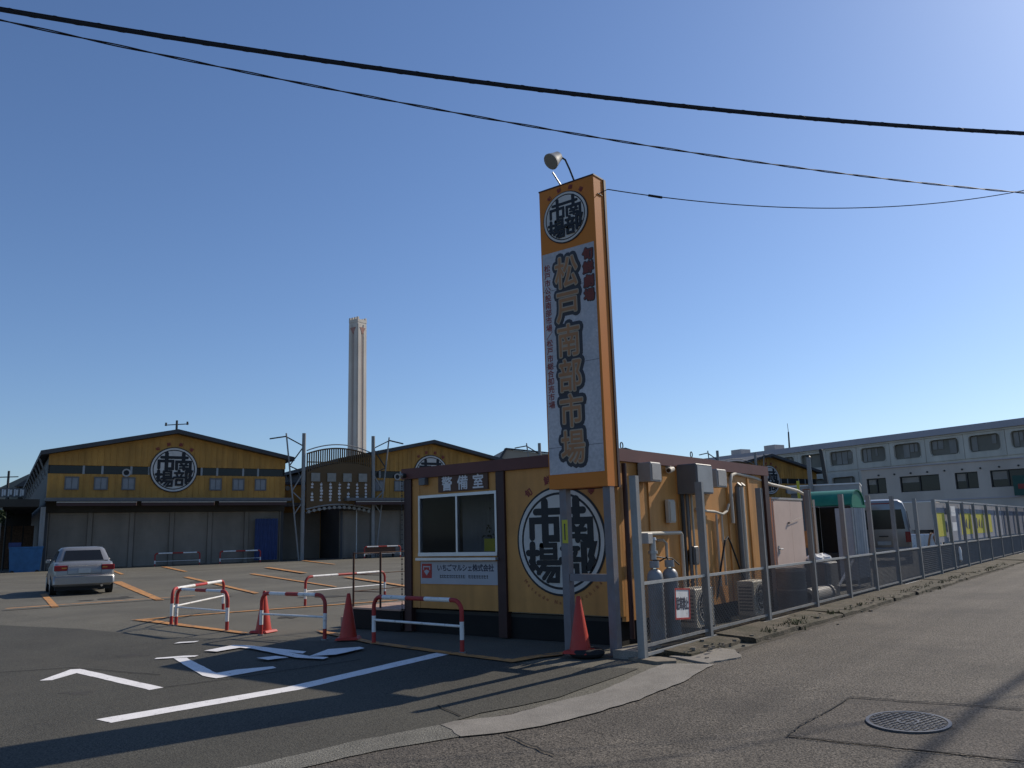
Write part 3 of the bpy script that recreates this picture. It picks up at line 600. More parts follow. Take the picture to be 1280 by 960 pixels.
# outdoor units
def acunit(loc, label):
    o = thing('outdoor_unit', label, 'air conditioner', loc, 0, 'air conditioner units along the office wall')
    MB().bbox(0, .28, -.38, .38, .05, .58, .015).build('case', ivory, o)
    b = MB(); b.ring((-.06, .32), .19, .215, .281, .292, fr=lambda a, c, d: (d, a, c), n=28); b.ring((-.06, .32), .10, .115, .281, .290, fr=lambda a, c, d: (d, a, c), n=24)
    for k in range(6):
        a = k * math.pi / 6; b.bar((.286, -.06 - .2 * math.cos(a), .32 - .2 * math.sin(a)), (.286, -.06 + .2 * math.cos(a), .32 + .2 * math.sin(a)), .008, .006)
    b.build('fan_guard', grey_box, o)
    MB().disc((-.06, .32), .185, .2805, .2812, fr=lambda a, c, d: (d, a, c), n=28).build('fan_recess', rubber, o)
    b = MB()
    for k in range(8): b.box(.03, .25, -.386, -.381, .12 + .05 * k, .145 + .05 * k)
    b.build('side_louvre', grey_dk, o)
    for yy in (-.28, .28): MB().box(-.01, .30, yy - .03, yy + .03, -.05, .05).build('foot', galv, o)
    o.scale = (1, .8, 1)
    return o
acunit((-5.72, 11.30, .10), 'ivory outdoor air conditioner unit behind the red framed notice')
ac = [o for o in S.objects if o.name == 'outdoor_unit'][0]
dup(ac, (-5.62, 13.15, .10), 0, 'ivory outdoor air conditioner unit behind the second fence bay')

# ---- deck with railing on the far side of the office
dk = thing('timber_platform', 'low timber platform with thin steel railing beside the office entrance', 'platform', (0, 0, 0))
for k in range(9): MB().box(-11.35, X0 - .06, 9.75 + .16 * k, 9.75 + .16 * k + .152, .33, .36).build('plank', deck_m, dk)
MB().box(-11.32, X0 - .08, 9.76, 11.17, .012, .329).build('skirt', dark_t, dk)
for (x, yy) in ((-11.30, 9.80), (-10.62, 9.80), (-11.30, 11.1), (-10.2, 11.1)): MB().tube([(x, yy, .33), (x, yy, 1.28)], .018, 8).build('railing_post', rust, dk)
for z in (.62, .9, 1.26): MB().tube([(-10.62, 9.80, z), (-11.30, 9.80, z), (-11.30, 11.1, z), (-10.2, 11.1, z)], .008, 6).build('railing_bar', rust, dk)
MB().box(-11.75, -11.36, 9.9, 10.5, .012, .17).build('step', deck_m, dk)

# ================================================================== BARRIERS, CONES
def barrier(p0, p1, label, h=.67, r=.03, grp='red and white tube barriers at the entrance', pattern=5):
    p0 = Vector(p0); p1 = Vector(p1); d = p1 - p0; L = d.length
    o = thing('tube_barrier', label, 'barrier', (p0.x, p0.y, 0), math.atan2(d.y, d.x), grp)
    path = []; mats = []
    rb_ = .15
    def seg(a, c, n, m):
        for k in range(n): path.append(tuple(Vector(a).lerp(Vector(c), k / n))); mats.append(m)
    seg((0, 0, 0), (0, 0, .17), 1, 1); seg((0, 0, .17), (0, 0, .40), 1, 0); seg((0, 0, .40), (0, 0, h - rb_), 1, 1)
    for k in range(6):
        a = math.pi * k / 12; path.append((rb_ - rb_ * math.cos(a), 0, h - rb_ + rb_ * math.sin(a))); mats.append(1)
    e = rb_ + .06; f = L - rb_ - .06; n = pattern if pattern % 2 else pattern + 1
    seg((rb_, 0, h), (e, 0, h), 1, 1)
    ks = 3
    cuts = [e + (f - e) * q for q in (0, .36, .64, 1)]
    for q in range(3): seg((cuts[q], 0, h), (cuts[q + 1], 0, h), 1, 0 if q != 1 else 1)
    seg((f, 0, h), (L - rb_, 0, h), 1, 1)
    for k in range(6):
        a = math.pi * k / 12; path.append((L - rb_ + rb_ * math.sin(a), 0, h - rb_ + rb_ * math.cos(a))); mats.append(1)
    seg((L, 0, h - rb_), (L, 0, .40), 1, 1); seg((L, 0, .40), (L, 0, .17), 1, 0); seg((L, 0, .17), (L, 0, 0), 1, 1); path.append((L, 0, 0))
    b = MB(); b.tube(path, r, 12, mats); b.build('hoop', [white_p, red_p], o, smooth=True)
    MB().tube([(0.02, 0, .34), (L - .02, 0, .34)], .017, 8).build('crossbar', white_p, o)
    for x in (0, L): MB().cyl((x, 0, 0), (x, 0, .02), .05, .05, 12).build('foot_plate', steel_g, o)
    return o
barrier((-15.1, 8.62), (-16.95, 10.9), 'red and white barrier running away from the entrance at the row corner')
barrier((-14.93, 8.62), (-13.05, 8.48), 'red and white barrier parallel to the entrance at the row corner')
barrier((-11.95, 8.4), (-10.42, 8.47), 'red and white barrier with a traffic cone at each end')
barrier((-16.1, 12.5), (-16.2, 15.1), 'red and white barrier seen behind the platform railing')
barrier((-9.35, 8.5), (-7.52, 8.38), 'red and white barrier in the shade in front of the office window')
TH = R(19.9); dv = Vector((math.sin(TH), math.cos(TH), 0)); nv = Vector((math.cos(TH), -math.sin(TH), 0)); G = Vector((-57.92, 33.30, 0))
def H(t, o=0, z=0): q = G + dv * t + nv * o; return (q.x, q.y, z)
HR = R(90 - 19.9)
barrier(H(-1.7, 1.2), H(1.35, 1.2), 'distant tube barrier before the shutters under the hall emblem', h=.9, r=.05, grp='tube barriers in front of the market hall')
barrier(H(2.75, 1.4), H(5.7, 1.4), 'distant tube barrier before the shutters next to the blue sheet', h=.9, r=.05, grp='tube barriers in front of the market hall')
barrier(H(13.6, 2.6), H(16.7, 2.6), 'distant tube barrier hung with brown boards beside the gate post', h=.9, r=.05, grp='tube barriers in front of the market hall')
o = thing('brown_board', 'long brown board leaning behind the distant barrier by the gate', 'board', H(15.1, 2.3, 0), HR)
MB().box(-1.3, 1.3, -.04, 0, .35, .95).build('panel', board_b, o); MB().box(-1.2, -1.12, -.03, .3, 0, .34).build('leg', steel_d, o); MB().box(1.12, 1.2, -.03, .3, 0, .34).build('leg', steel_d, o)
def cone(loc, label, rz):
    o = thing('traffic_cone', label, 'traffic cone', loc, rz, 'red traffic cones')
    n = 24; secs = []
    for r, z in ((.135, .035), (.128, .06), (.028, .66), (.02, .675), (.001, .676)): secs.append([(r * math.cos(2 * math.pi * k / n), r * math.sin(2 * math.pi * k / n), z) for k in range(n)])
    MB().loft(secs).build('cone_body', cone_m, o, smooth=True)
    MB().bbox(-.18, .18, -.18, .18, 0, .035, .03).build('foot_flange', cone_m, o)
    return o
c1 = cone((-12.25, 8.66, .012), 'red traffic cone at the outer end of the middle barrier', .3)
dup(c1, (-10.05, 8.62, .02), .7, 'red traffic cone in the shade between two barriers')
c3 = dup(c1, (-5.93, 8.78, .06), .15, 'red traffic cone with a black weight between the sign legs')
wt = MB(); n = 28
wt.loft([[((.155 + .065 * math.cos(a)) * math.cos(2 * math.pi * k / n), (.155 + .065 * math.cos(a)) * math.sin(2 * math.pi * k / n), .05 + .05 * math.sin(a)) for k in range(n)] for a in [2 * math.pi * q / 10 for q in range(11)]], cap=False)
o = wt.build('cone_weight', rubber, smooth=True); o.location = (-5.86, 8.82, .008); tag(o, 'black rubber ring weight on the ground round the cone by the sign', 'weight')
MB().box(-5.55, -5.2, 8.92, 9.5, .0, .10).build('footing_slab', concrete, kind='structure')

# ================================================================== PYLON SIGN
py = thing('pylon_sign', 'tall orange pylon sign with emblem and vertical market name on two grey legs', 'sign', (0, 0, 0))
PX0, PX1, PY, PZ0, PZ1, PD = -6.42, -5.515, 8.93, 2.08, 6.25, .27
for x0 in (-6.30, -5.625):
    b = MB(); b.box(x0, x0 + .105, PY + .05, PY + .06, 0.02, PZ0); b.box(x0, x0 + .105, PY + .15, PY + .16, .02, PZ0); b.box(x0 + .048, x0 + .057, PY + .06, PY + .15, .02, PZ0); b.box(x0 + .001, x0 + .104, PY + .061, PY + .149, .02, .03)
    b.box(x0 - .001, x0 + .0, PY + .05, PY + .16, .02, .021); b.box(x0 + .097, x0 + .105, PY + .0601, PY + .1499, .02, PZ0); b.build('leg', steel_b, py)
MB().box(-6.194, -5.626, PY + .06, PY + .13, .90, .99).build('cross_beam', steel_b, py)
MB().box(PX0, PX1, PY, PY + PD, PZ0, PZ1).build('cabinet', sign_or, py)
MB().box(PX0 - .012, PX1 + .016, PY + PD - .03, PY + PD + .02, PZ0 - .01, PZ1 + .012).build('rear_edge', brown_t, py)
MB().box(PX0 - .008, PX1 + .008, PY - .006, PY + PD - .031, PZ1 + .001, PZ1 + .02).build('top_cap', brown_t, py)
MB().box(PX1 + .001, PX1 + .012, PY + .09, PY + .20, PZ1 - .24, PZ1 - .23).build('cable_hook', steel_d, py)
fp2 = XZ(PY)
MB().box(PX0 + .02, PX1 - .035, PY - .006, PY - .001, 2.27, 5.32).build('white_face', sign_wh, py)
for zz in (2.62, 3.72, 4.78): MB().box(PX0 + .021, PX1 - .036, PY - .0072, PY - .0062, zz, zz + .005).build('face_seam', halo, py)
emblem(py, 'round_emblem', -5.985, 5.775, .37, fp2, .002, .008, bold=1.0, arc_top='旬鮮劇場', arc_size=.19)
hz, cz, oz = MB(), MB(), MB()
for i, ch in enumerate('松戸南部市場'):
    zc = 4.985 - i * .475; cx = -6.005 + .0 * i
    put(hz, ch, cx, zc, .47, fp2, .008, .15, sx=.84); put(cz, ch, cx, zc, .46, fp2, .019, .05, sx=.84); put(oz, ch, cx, zc, .46, fp2, .0222, .012, sx=.84)
hz.build('name_outline', halo, py); cz.build('name_characters', cream, py); oz.build('name_core', orange_l, py)
t = MB(); tb = MB()
for i, ch in enumerate('旬鮮劇場'): put(tb, ch, -5.655, 5.17 - i * .19, .17, fp2, .007, .11); put(t, ch, -5.655, 5.17 - i * .19, .165, fp2, .0125, .05)
t.build('slogan_characters', red_cal, py); tb.build('slogan_outline', halo, py)
t = MB()
for i, ch in enumerate('松戸市公設南部市場／松戸市総合卸売市場'): put(t, ch, -6.325, 5.11 - i * .106, .105, fp2, .007, .022)
t.build('small_characters', red_txt, py)
MB().box(-6.265, -6.185, PY + .035, PY + .049, 1.38, 1.68).build('yellow_notice', yellow_b, py)
MB().box(-6.23, -6.215, PY + .031, PY + .0345, 1.42, 1.63).build('yellow_notice_print', txt_dk, py)
# floodlight
f = thing('floodlight', 'tilted round floodlight on a bent arm on top of the tall sign', 'floodlight', (-5.98, PY + .1, PZ1 + .02))
b = MB(); b.bbox(-.2, .14, -.06, .06, 0, .02, .005); b.build('base_plate', steel_d, f)
b = MB(); b.tube([(.10, .0, .02), (.04, -.02, .22), (.0, -.06, .36), (-.04, -.14, .40), (-.08, -.2, .38)], .014, 8); b.build('arm', steel_d, f); b = MB(); b.tube([(-.12, 0, .02), (-.17, -.14, .2)], .012, 8); b.build('stay', galv, f)
n = 24; ax = Vector((-.2, -.62, -.55)).normalized(); q = ax.to_track_quat('Z', 'Y').to_matrix(); c0 = Vector((-.10, -.22, .33)); secs = []
for r, z in ((.03, -.16), (.07, -.13), (.085, -.06), (.105, .0), (.115, .03), (.118, .05)): secs.append([c0 + q @ Vector((r * math.cos(2 * math.pi * k / n), r * math.sin(2 * math.pi * k / n), z)) for k in range(n)])
MB().loft(secs).build('reflector_housing', grey_box, f, smooth=True); MB().cyl(c0 + q @ Vector((0, 0, .0505)), c0 + q @ Vector((0, 0, .056)), .110, .110, 24).build('lens', lamp_g, f)

# ================================================================== FENCE
fe = thing('chain_link_fence', 'long grey steel fence with tall posts and low chain link bays along the lane', 'fence')
PY_ = [8.90, 10.76, 12.95, 15.30, 17.40, 19.43, 21.50, 23.97, 26.40, 28.50, 30.8, 33.0, 35.7, 38.5, 41.3, 44.3, 47.5, 50.7, 53.9, 57.1, 60.3]
def post(yv, h=2.17):
    x = fx(yv); b = MB(); lx = rnd.uniform(-.01, .01)
    for (a0, a1, b0, b1) in ((-.045, .045, -.04, -.032), (-.045, .045, .032, .04), (-.004, .004, -.032, .032)):
        z0 = .02
        v = [(x + a0, yv + b0, z0), (x + a1, yv + b0, z0), (x + a1, yv + b1, z0), (x + a0, yv + b1, z0)]; v += [(p[0] + lx, p[1], h) for p in v]
        b.add(v, [(0, 3, 2, 1), (4, 5, 6, 7), (0, 1, 5, 4), (1, 2, 6, 5), (2, 3, 7, 6), (3, 0, 4, 7)])
    b.box(x + .036, x + .044, yv - .0319, yv + .0319, .02, h - .002)
    b.build('post', steel_g, fe)
for yv in PY_: post(yv, 2.17 + rnd.uniform(-.03, .04))
for k in range(len(PY_) - 1):
    a, c = PY_[k] + .045, PY_[k + 1] - .045; xa, xc = fx(a), fx(c)
    MB().bar((xa, a, .885), (xc, c, .885), .035, .035).build('rail', galv, fe)
    MB().bar((xa, a, .165), (xc, c, .165), .03, .035).build('rail', steel_g, fe)
    MB().bar((xa + .03, a, .07), (xc + .03, c, .07), .03, .035).build('rail', galv, fe)
    if k >= 8: MB().bar((xa, a, 2.17), (xc, c, 2.17), .05, .045).build('rail', alu, fe)
    b = MB(); z0, z1 = .18, .87; pitch = .055 if a < 22 else .10; r = .0034 if a < 16 else (.0045 if a < 22 else .009)
    y = a - (z1 - z0)
    while y < c:
        for sgn in (1, -1):
            pts = []
            for z in (z0, z1):
                yy = y + (z - z0) if sgn == 1 else y + (z1 - z)
                pts.append((yy, z))
            (ya, za), (yb, zb) = pts
            # clip to the bay
            if yb == ya: continue
            def at(yv): tt = (yv - ya) / (yb - ya); return za + tt * (zb - za)
            lo, hi = max(min(ya, yb), a), min(max(ya, yb), c)
            if hi - lo < .02: continue
            p0 = Vector((fx(lo) + .003 * sgn, lo, at(lo))); p1 = Vector((fx(hi) + .003 * sgn, hi, at(hi)))
            dd = (p1 - p0).normalized(); u = Vector((1, 0, 0)); vv = dd.cross(u)
            ring = [u * r * math.cos(q) + vv * r * math.sin(q) for q in (0, 2.094, 4.189)]
            b.add([p0 + q for q in ring] + [p1 + q for q in ring], [(0, 1, 4, 3), (1, 2, 5, 4), (2, 0, 3, 5)])
        y += pitch
    b.build('chain_link_mesh', wire_m, fe)
# red framed no-parking notice wired to the first bay
ns = thing('no_parking_notice', 'white no parking notice with a red frame wired to the first fence bay', 'notice', (fx(9.92) + .03, 9.92, .38), 0)
XY = lambda a, c, d: (d, a, c)
MB().box(.0, .006, -.205, .205, 0, .39).build('panel', white_p, ns); b = MB(); b.box(.0065, .012, -.205, .205, 0, .022); b.box(.0065, .012, -.205, .205, .368, .39); b.box(.0065, .012, -.205, -.183, .0221, .3679); b.box(.0065, .012, .183, .205, .0221, .3679); b.build('frame', red_p, ns)
t = MB()
for i, ch in enumerate('駐車禁止'): put(t, ch, -.125 + .084 * i, .195, .165, XY, .0075, .04, sx=.55)
t.build('lettering', txt_dk, ns); ns.rotation_euler = (R(-4), 0, 0)
# paper notices, banner and bag hung on the fence
nt1 = MB().box(.05, .06, -.33, .33, 0, .30).box(.061, .064, -.25, .2, .1, .13).build('paper_notice', paper); nt1.location = (fx(28.9), 28.9, 1.72); tag(nt1, 'white notice sheet on the fence, upper of the two', 'notice', 'paper notices on the fence')
nt2 = MB().box(.05, .06, -.33, .33, 0, .26).build('paper_notice', paper); nt2.location = (fx(28.9), 28.9, 1.27); tag(nt2, 'plain white notice sheet on the fence, lower of the two', 'notice', 'paper notices on the fence')
bn = thing('banner', 'long grey banner with yellow panels tied behind the fence', 'banner', (0, 0, 0))
def bq(y0, y1, z0, z1, d): return MB().add([(fx(y0) - d, y0, z0), (fx(y1) - d, y1, z0), (fx(y1) - d, y1, z1), (fx(y0) - d, y0, z1), (fx(y0) - d - .01, y0, z0), (fx(y1) - d - .01, y1, z0), (fx(y1) - d - .01, y1, z1), (fx(y0) - d - .01, y0, z1)], [(0, 1, 2, 3), (4, 7, 6, 5), (0, 4, 5, 1), (1, 5, 6, 2), (2, 6, 7, 3), (3, 7, 4, 0)])
bq(26.6, 40.2, .95, 2.12, .10).build('cloth', banner_w, bn)
for (a, c) in ((26.9, 28.3), (30.9, 33.0), (33.5, 35.6), (35.9, 37.4)):
    bq(a, c, 1.12, 1.82, .094).build('yellow_panel', yellow_b, bn)
t = MB()
for (a, c) in ((31.2, 32.7), (33.8, 35.3)):
    for q in range(3):
        yy = a + .5 * q; t.add([(fx(yy) - .090, yy, 1.3 + .1 * (q % 2)), (fx(yy) - .090, yy + .3, 1.3), (fx(yy) - .090, yy + .3, 1.65), (fx(yy) - .090, yy + .12, 1.68 - .1 * q)], [(0, 1, 2, 3)])
t.build('banner_print', txt_dk, bn)
b = bq(40.4, 60, .95, 2.12, .10).build('screen_sheet', M('blue grey sheeting', (.13, .14, .17), .7, var=.2, scale=1), None); tag(b, 'dark blue grey sheeting tied behind the far fence bays', 'sheeting')
bg_ = MB(); n = 10
bg_.loft([[(.05 + .05 * rr * math.cos(2 * math.pi * k / n), .10 * rr * math.sin(2 * math.pi * k / n) - .03 * z, z) for k in range(n)] for rr, z in ((.3, 0), (1, .05), (.8, .2), (1.0, .32), (.6, .42), (.2, .46))]); o = bg_.build('plastic_bag', paper, smooth=True); o.location = (fx(29.3), 29.3, .32); tag(o, 'crumpled white plastic bag caught on the fence mesh', 'bag')

# ================================================================== YARD BEHIND THE FENCE
sh = thing('beige_cabin', 'narrow beige cabin with a door handle between the office and the wooden pole', 'cabin', (-6.15, 16.83, 0))
MB().box(-.95, -.001, -.84, .84, .16, 2.06).build('wall', beige, sh); MB().box(-1.0, .03, -.87, .87, 2.061, 2.10).build('roof', grey_box, sh)
dr_ = MB().box(.0, .025, -.80, .10, .2, 2.03).build('door', beige, sh); MB().box(.0, .022, .115, .82, .2, 2.03).build('side_panel', beige, sh)
hd = MB(); hd.box(.026, .036, -.72, -.66, 1.0, 1.16); hd.tube([(.05, -.69, 1.09), (.065, -.58, 1.09)], .014, 6); hd.cyl((.02, -.69, 1.09), (.055, -.69, 1.09), .014, .014, 8); hd.build('handle', galv, dr_)
hk = MB(); hk.box(.026, .06, -.10, -.05, 1.58, 1.61); hk.tube([(.05, -.07, 1.6), (.05, .3, 1.66), (.05, .6, 1.7)], .005, 5); hk.build('hook', steel_d, sh)
MB().box(-.97, -.02, -.82, .82, .0, .159).build('plinth', concrete, sh)
gsh = thing('grey_shed', 'flat roofed grey shed with a pale roof edge behind the green canopy', 'shed', (-9.3, 30.6, 0), R(14)); MB().box(-1.6, .68, 0, 2.2, 0, 2.72).build('wall', grey_dk, gsh); MB().box(-1.7, .74, -.1, 2.3, 2.721, 2.96).build('fascia', grey_lid, gsh); MB().box(-1.72, .76, -.13, 2.32, 2.961, 3.01).build('roof_edge', paper, gsh)
wp = thing('wooden_pole', 'weathered wooden service pole with a plywood board beside the fence', 'pole', (-6.39, 18.85, 0))
MB().cyl((0, 0, 0), (-.02, 0, 2.35), .10, .085, 12).build('pole_shaft', wood, wp, smooth=True); MB().box(-.42, -.02, -.14, -.11, 1.05, 1.42).build('plywood_board', plyw, wp)
for x in (-.2, .15): MB().tube([(x, -.1, .3), (x, -.1, 2.1)], .025, 8).build('conduit', ivory, wp)
sp = thing('steel_pole', 'tall thin grey steel pole behind the beige cabin', 'pole', (-10.1, 30.2, 0)); MB().cyl((0, 0, 0), (0, 0, 4.0), .09, .08, 10).build('shaft', steel_g, sp); MB().cyl((0, 0, 4.0), (0, 0, 4.05), .1, .06, 10).build('cap', steel_d, sp)
sp = thing('steel_pole', 'black slanted steel pole before the long grey building', 'pole', (-14.4, 45.8, 0)); MB().cyl((.2, 0, 0), (-.2, 0, 5.6), .12, .10, 10).build('shaft', steel_d, sp); MB().cyl((-.2, 0, 5.6), (-.2, 0, 5.68), .12, .08, 10).build('cap', steel_d, sp)
yp = thing('yellow_post', 'slim yellow guard post beside the green canopy', 'post', (-7.9, 22.6, 0)); MB().cyl((0, 0, 0), (0, 0, 2.75), .04, .04, 10).build('shaft', yellow_b, yp); MB().box(-.1, .1, -.1, .1, 0, .012).build('base', steel_d, yp)
# green barrel-roofed stall
ks = thing('canopy_stall', 'small stall with a green barrel canopy and pale corrugated side', 'stall', (-6.15, 21.3, 0))
n = 12; secs = []
for x in (-1.15, 0.02): secs.append([(x, .45 - .55 * math.cos(math.pi * k / n), 2.02 + .38 * math.sin(math.pi * k / n)) for k in range(n + 1)] + [(x, .45 + .53 * math.cos(math.pi * k / n), 2.02 + .36 * math.sin(math.pi * k / n)) for k in range(n + 1)])
MB().loft(secs).build('barrel_canopy', green_c, ks, smooth=True)
b = MB(); b.prism([(.45 - .53 * math.cos(math.pi * k / n), 2.02 + .36 * math.sin(math.pi * k / n)) for k in range(n + 1)], -.02, -.01, fr=lambda a, c, d: (d, a, c)); b.build('canopy_end', green_c, ks)
MB().box(-.02, .03, -.1, 1.0, 1.95, 2.019).build('canopy_rim', green_c, ks)
for x in (-1.12, 0): 
    for yy in (-.06, .94): MB().tube([(x, yy, 0), (x, yy, 2.02)], .022, 8).build('frame_post', galv, ks)
b = MB(); N = 24; b.loft([[(.03 + .02 * math.sin(k * 1.3), -.04 + .96 * k / N, z) for k in range(N + 1)] + [(.02 + .02 * math.sin(k * 1.3), -.04 + .96 * k / N, z) for k in range(N, -1, -1)] for z in (.25, 1.94)]); b.build('corrugated_side', corr_w, ks)
MB().box(-.42, -.03, -.05, -.03, .2, 1.94).build('front_panel', corr_w, ks); MB().box(-1.1, -.02, .90, .93, .1, 2.0).build('back_sheet', inner_d, ks); MB().box(-1.14, -1.11, -.04, .89, .1, 2.0).build('dark_side', inner_d, ks); MB().box(-1.1, -.05, .1, .88, .1, .85).build('counter', inner_d, ks)
bl = MB(); 
for k in range(14):
    y0_ = 15.6 + rnd.uniform(0, 6); x0_ = -5.75 - rnd.uniform(0, .5); l = rnd.uniform(.2, .6); bl.box(x0_ - .15, x0_ + .15, y0_, y0_ + l, .0, rnd.uniform(.12, .5))
junk = [('grey steel drum behind the third fence bay', (-5.85, 15.9), .26, .62), ]
dr = thing('steel_drum', 'dark grey lidded drum behind the third fence bay', 'drum', (-5.85, 15.9, 0)); MB().cyl((0, 0, 0), (0, 0, .72), .27, .27, 20).build('barrel', grey_dk, dr, smooth=True); MB().ring((0, 0), .25, .285, .68, .74, n=20).build('lid_rim', steel_g, dr); MB().ring((0, 0), .27, .282, .33, .36, n=20).build('hoop', steel_g, dr)
lg_ = thing('concrete_pipe', 'short grey concrete pipe lying behind the fence', 'pipe', (-5.75, 17.0, .17)); MB().ring((0, 0), .10, .16, -.6, .6, fr=lambda a, c, d: (c, d, a), n=20).build('tube_wall', grey_box, lg_, smooth=True); MB().ring((0, 0), .161, .19, .52, .6, fr=lambda a, c, d: (c, d, a), n=20).build('collar', grey_box, lg_)
sk = thing('dark_crate', 'dark plastic crate stacked with sacks behind the fourth fence bay', 'crate', (-6.0, 18.4 - .4, 0))
MB().bbox(-.3, .3, -.5, .3, 0, .78, .03).build('crate_body', grey_dk, sk)
b = MB(); n = 14
for j, (cx, cy) in enumerate(((-.02, -.2), (.05, .1))): b.loft([[(cx + .2 * rr * math.cos(2 * math.pi * k / n), cy + .16 * rr * math.sin(2 * math.pi * k / n), .78 + z + .015 * math.sin(k * 2.3 + j)) for k in range(n)] for rr, z in ((.7, 0), (1, .04), (.9, .10), (.4, .15), (.1, .16))])
b.build('plastic_sack', paper, sk, smooth=True)
st_ = MB(); st_.bar((-5.7, 18.2, .25), (-5.7, 19.4, .75), .05, .03); tag(st_.build('loose_plank', galv), 'pale batten leaning across behind the fifth fence bay', 'plank')

# van
def car_section(x, ws):   # ws: list of (halfwidth, z)
    return [(x, y, z) for y, z in ws] + [(x, -y, z) for y, z in reversed(ws)]
def wheel(o, x, y, r, wd=.18):
    s = 1 if y > 0 else -1
    t = MB().cyl((x, y - wd / 2, r), (x, y + wd / 2, r), r, r, 24).build('wheel', rubber, o, smooth=True)
    b = MB(); b.cyl((x, y + s * (wd / 2 + .001), r), (x, y + s * (wd / 2 + .012), r), r * .62, r * .55, 18); b.build('rim', galv, t)
def van(loc, rz, label, paint):
    o = thing('parked_van', label, 'van', loc, rz, 'vans parked in the yard')
    b = MB(); secs = []
    for x, k, zt, zb in ((-2.2, .93, 2.20, .45), (-2.15, .985, 2.36, .32), (-1.9, 1, 2.42, .25), (.5, 1, 2.42, .25), (1.1, 1, 2.30, .25), (1.75, .98, 1.35, .25), (2.15, .95, 1.1, .3), (2.25, .85, .9, .4)):
        if zt > 2: ws = [(.70 * k, zb), (.80 * k, zb + .1), (.82 * k, .7), (.815 * k, 1.15), (.745 * k, zt - .42), (.66 * k, zt - .12), (.52 * k, zt - .02), (.2, zt)]
        else: ws = [(.70 * k, zb), (.80 * k, zb + .1), (.82 * k, .6), (.81 * k, zt * .75), (.78 * k, zt * .9), (.70 * k, zt * .96), (.55 * k, zt), (.2, zt + .01)]
        secs.append(car_section(x, ws))
    b.loft(secs); b.build('body', paint, o, smooth=True)
    rw = MB(); q = lambda a, c: (-2.2 - .004 + (.05 * max(0, (c - 1.3)) / .9), a, c)
    v = [(-.66, 1.30), (.66, 1.30), (.60, 2.02), (-.60, 2.02)]
    rw.add([(-2.215, a, c) for a, c in v] + [(-2.17, a, c) for a, c in v], [(0, 1, 2, 3), (4, 7, 6, 5), (0, 4, 5, 1), (1, 5, 6, 2), (2, 6, 7, 3), (3, 7, 4, 0)]); rw.build('rear_window', glass_d, o)
    for s_ in (1, -1):
        sw = MB(); sw.add([(x, s_ * yy, z) for x, yy, z in ((-1.95, .818, 1.32), (-.6, .818, 1.32), (-.6, .768, 1.95), (-1.9, .768, 1.95))] + [(x, s_ * (yy - .03), z) for x, yy, z in ((-1.95, .818, 1.32), (-.6, .818, 1.32), (-.6, .768, 1.95), (-1.9, .768, 1.95))], [(0, 1, 2, 3), (4, 7, 6, 5), (0, 4, 5, 1), (1, 5, 6, 2), (2, 6, 7, 3), (3, 7, 4, 0)]); sw.build('side_window', glass_d, o)
        MB().bbox(-2.235, -2.10, s_ * .72 - .075, s_ * .72 + .075, .82, 1.2, .02).build('tail_lamp', tail_r, o)
        wheel(o, -1.35, s_ * .70, .32); wheel(o, 1.5, s_ * .70, .32)
    MB().bbox(-2.27, -2.12, -.78, .78, .38, .62, .03).build('rear_bumper', paint, o); MB().box(-2.245, -2.225, -.2, .2, .72, .86).build('number_plate', plate_m, o); MB().box(-2.24, -2.21, -.14, .14, 1.02, 1.06).build('handle', steel_d, o); MB().box(-2.20, -2.12, -.3, .3, 2.235, 2.275).build('brake_light', tail_r, o)
    return o
v1 = van((-9.4, 36.5, 0), R(90 + 14), 'silver high roofed van seen from behind beside the green canopy stall', silver)
v1.scale = (1.1, 1.18, 1.03)
v2 = dup(v1, (-16.6, 43.0, 0), R(90 + 10), 'silver high roofed van showing as a sliver behind the beige cabin')
# box truck
tk = thing('box_truck', 'grey box truck parked behind the silver van', 'truck', (-13.0, 60.3, 0), R(97))
MB().box(-1.9, 1.5, -1.0, 1.0, 1.13, 2.9).build('cargo_box', block_w, tk); b = MB(); b.box(-1.92, -1.902, -1.02, -.96, 1.1, 2.93); b.box(-1.92, -1.902, .96, 1.02, 1.1, 2.93); b.box(-1.92, -1.902, -.959, .959, 2.87, 2.93); b.build('box_edging', alu, tk)
MB().box(-1.8, 3.0, -.4, .4, .6, 1.12).build('chassis', steel_d, tk)
secs = [car_section(x, ws) for x, ws in ((1.6, [(.8, .6), (.95, .8), (.95, 1.4), (.9, 2.3), (.6, 2.4)]), (2.6, [(.8, .6), (.95, .8), (.95, 1.4), (.88, 2.25), (.6, 2.35)]), (3.1, [(.8, .6), (.93, .8), (.93, 1.3), (.9, 1.4), (.6, 1.45)]))]
MB().loft(secs).build('cab', white_c, tk); MB().box(-1.85, -1.7, -.9, .9, .62, .78).build('rear_bumper', steel_d, tk)
for s_ in (1, -1): wheel(tk, -.9, s_ * .8, .4, .3); wheel(tk, 2.4, s_ * .8, .4, .25); MB().box(-1.9, -1.851, s_ * .75 - .12, s_ * .75 + .12, .82, .95).build('tail_lamp', tail_r, tk)
wc = thing('sunlit_ground_block', 'white block standing in for sunlit ground, with an orange strap, before the truck', 'stand-in block', (-11.9, 54.2, 0), R(8)); MB().bbox(-1.1, 1.1, -.3, .3, 0, .92, .06).build('block', white_p, wc); b = MB(); b.tube([(.35, -.34, .1), (.45, -.33, .6), (.55, -.33, .94), (.75, -.2, .96), (.7, -.33, .7), (.85, -.34, .15)], .05, 8); b.build('strap', orange_l, wc)  # pale block added in place of a sunlit patch of ground

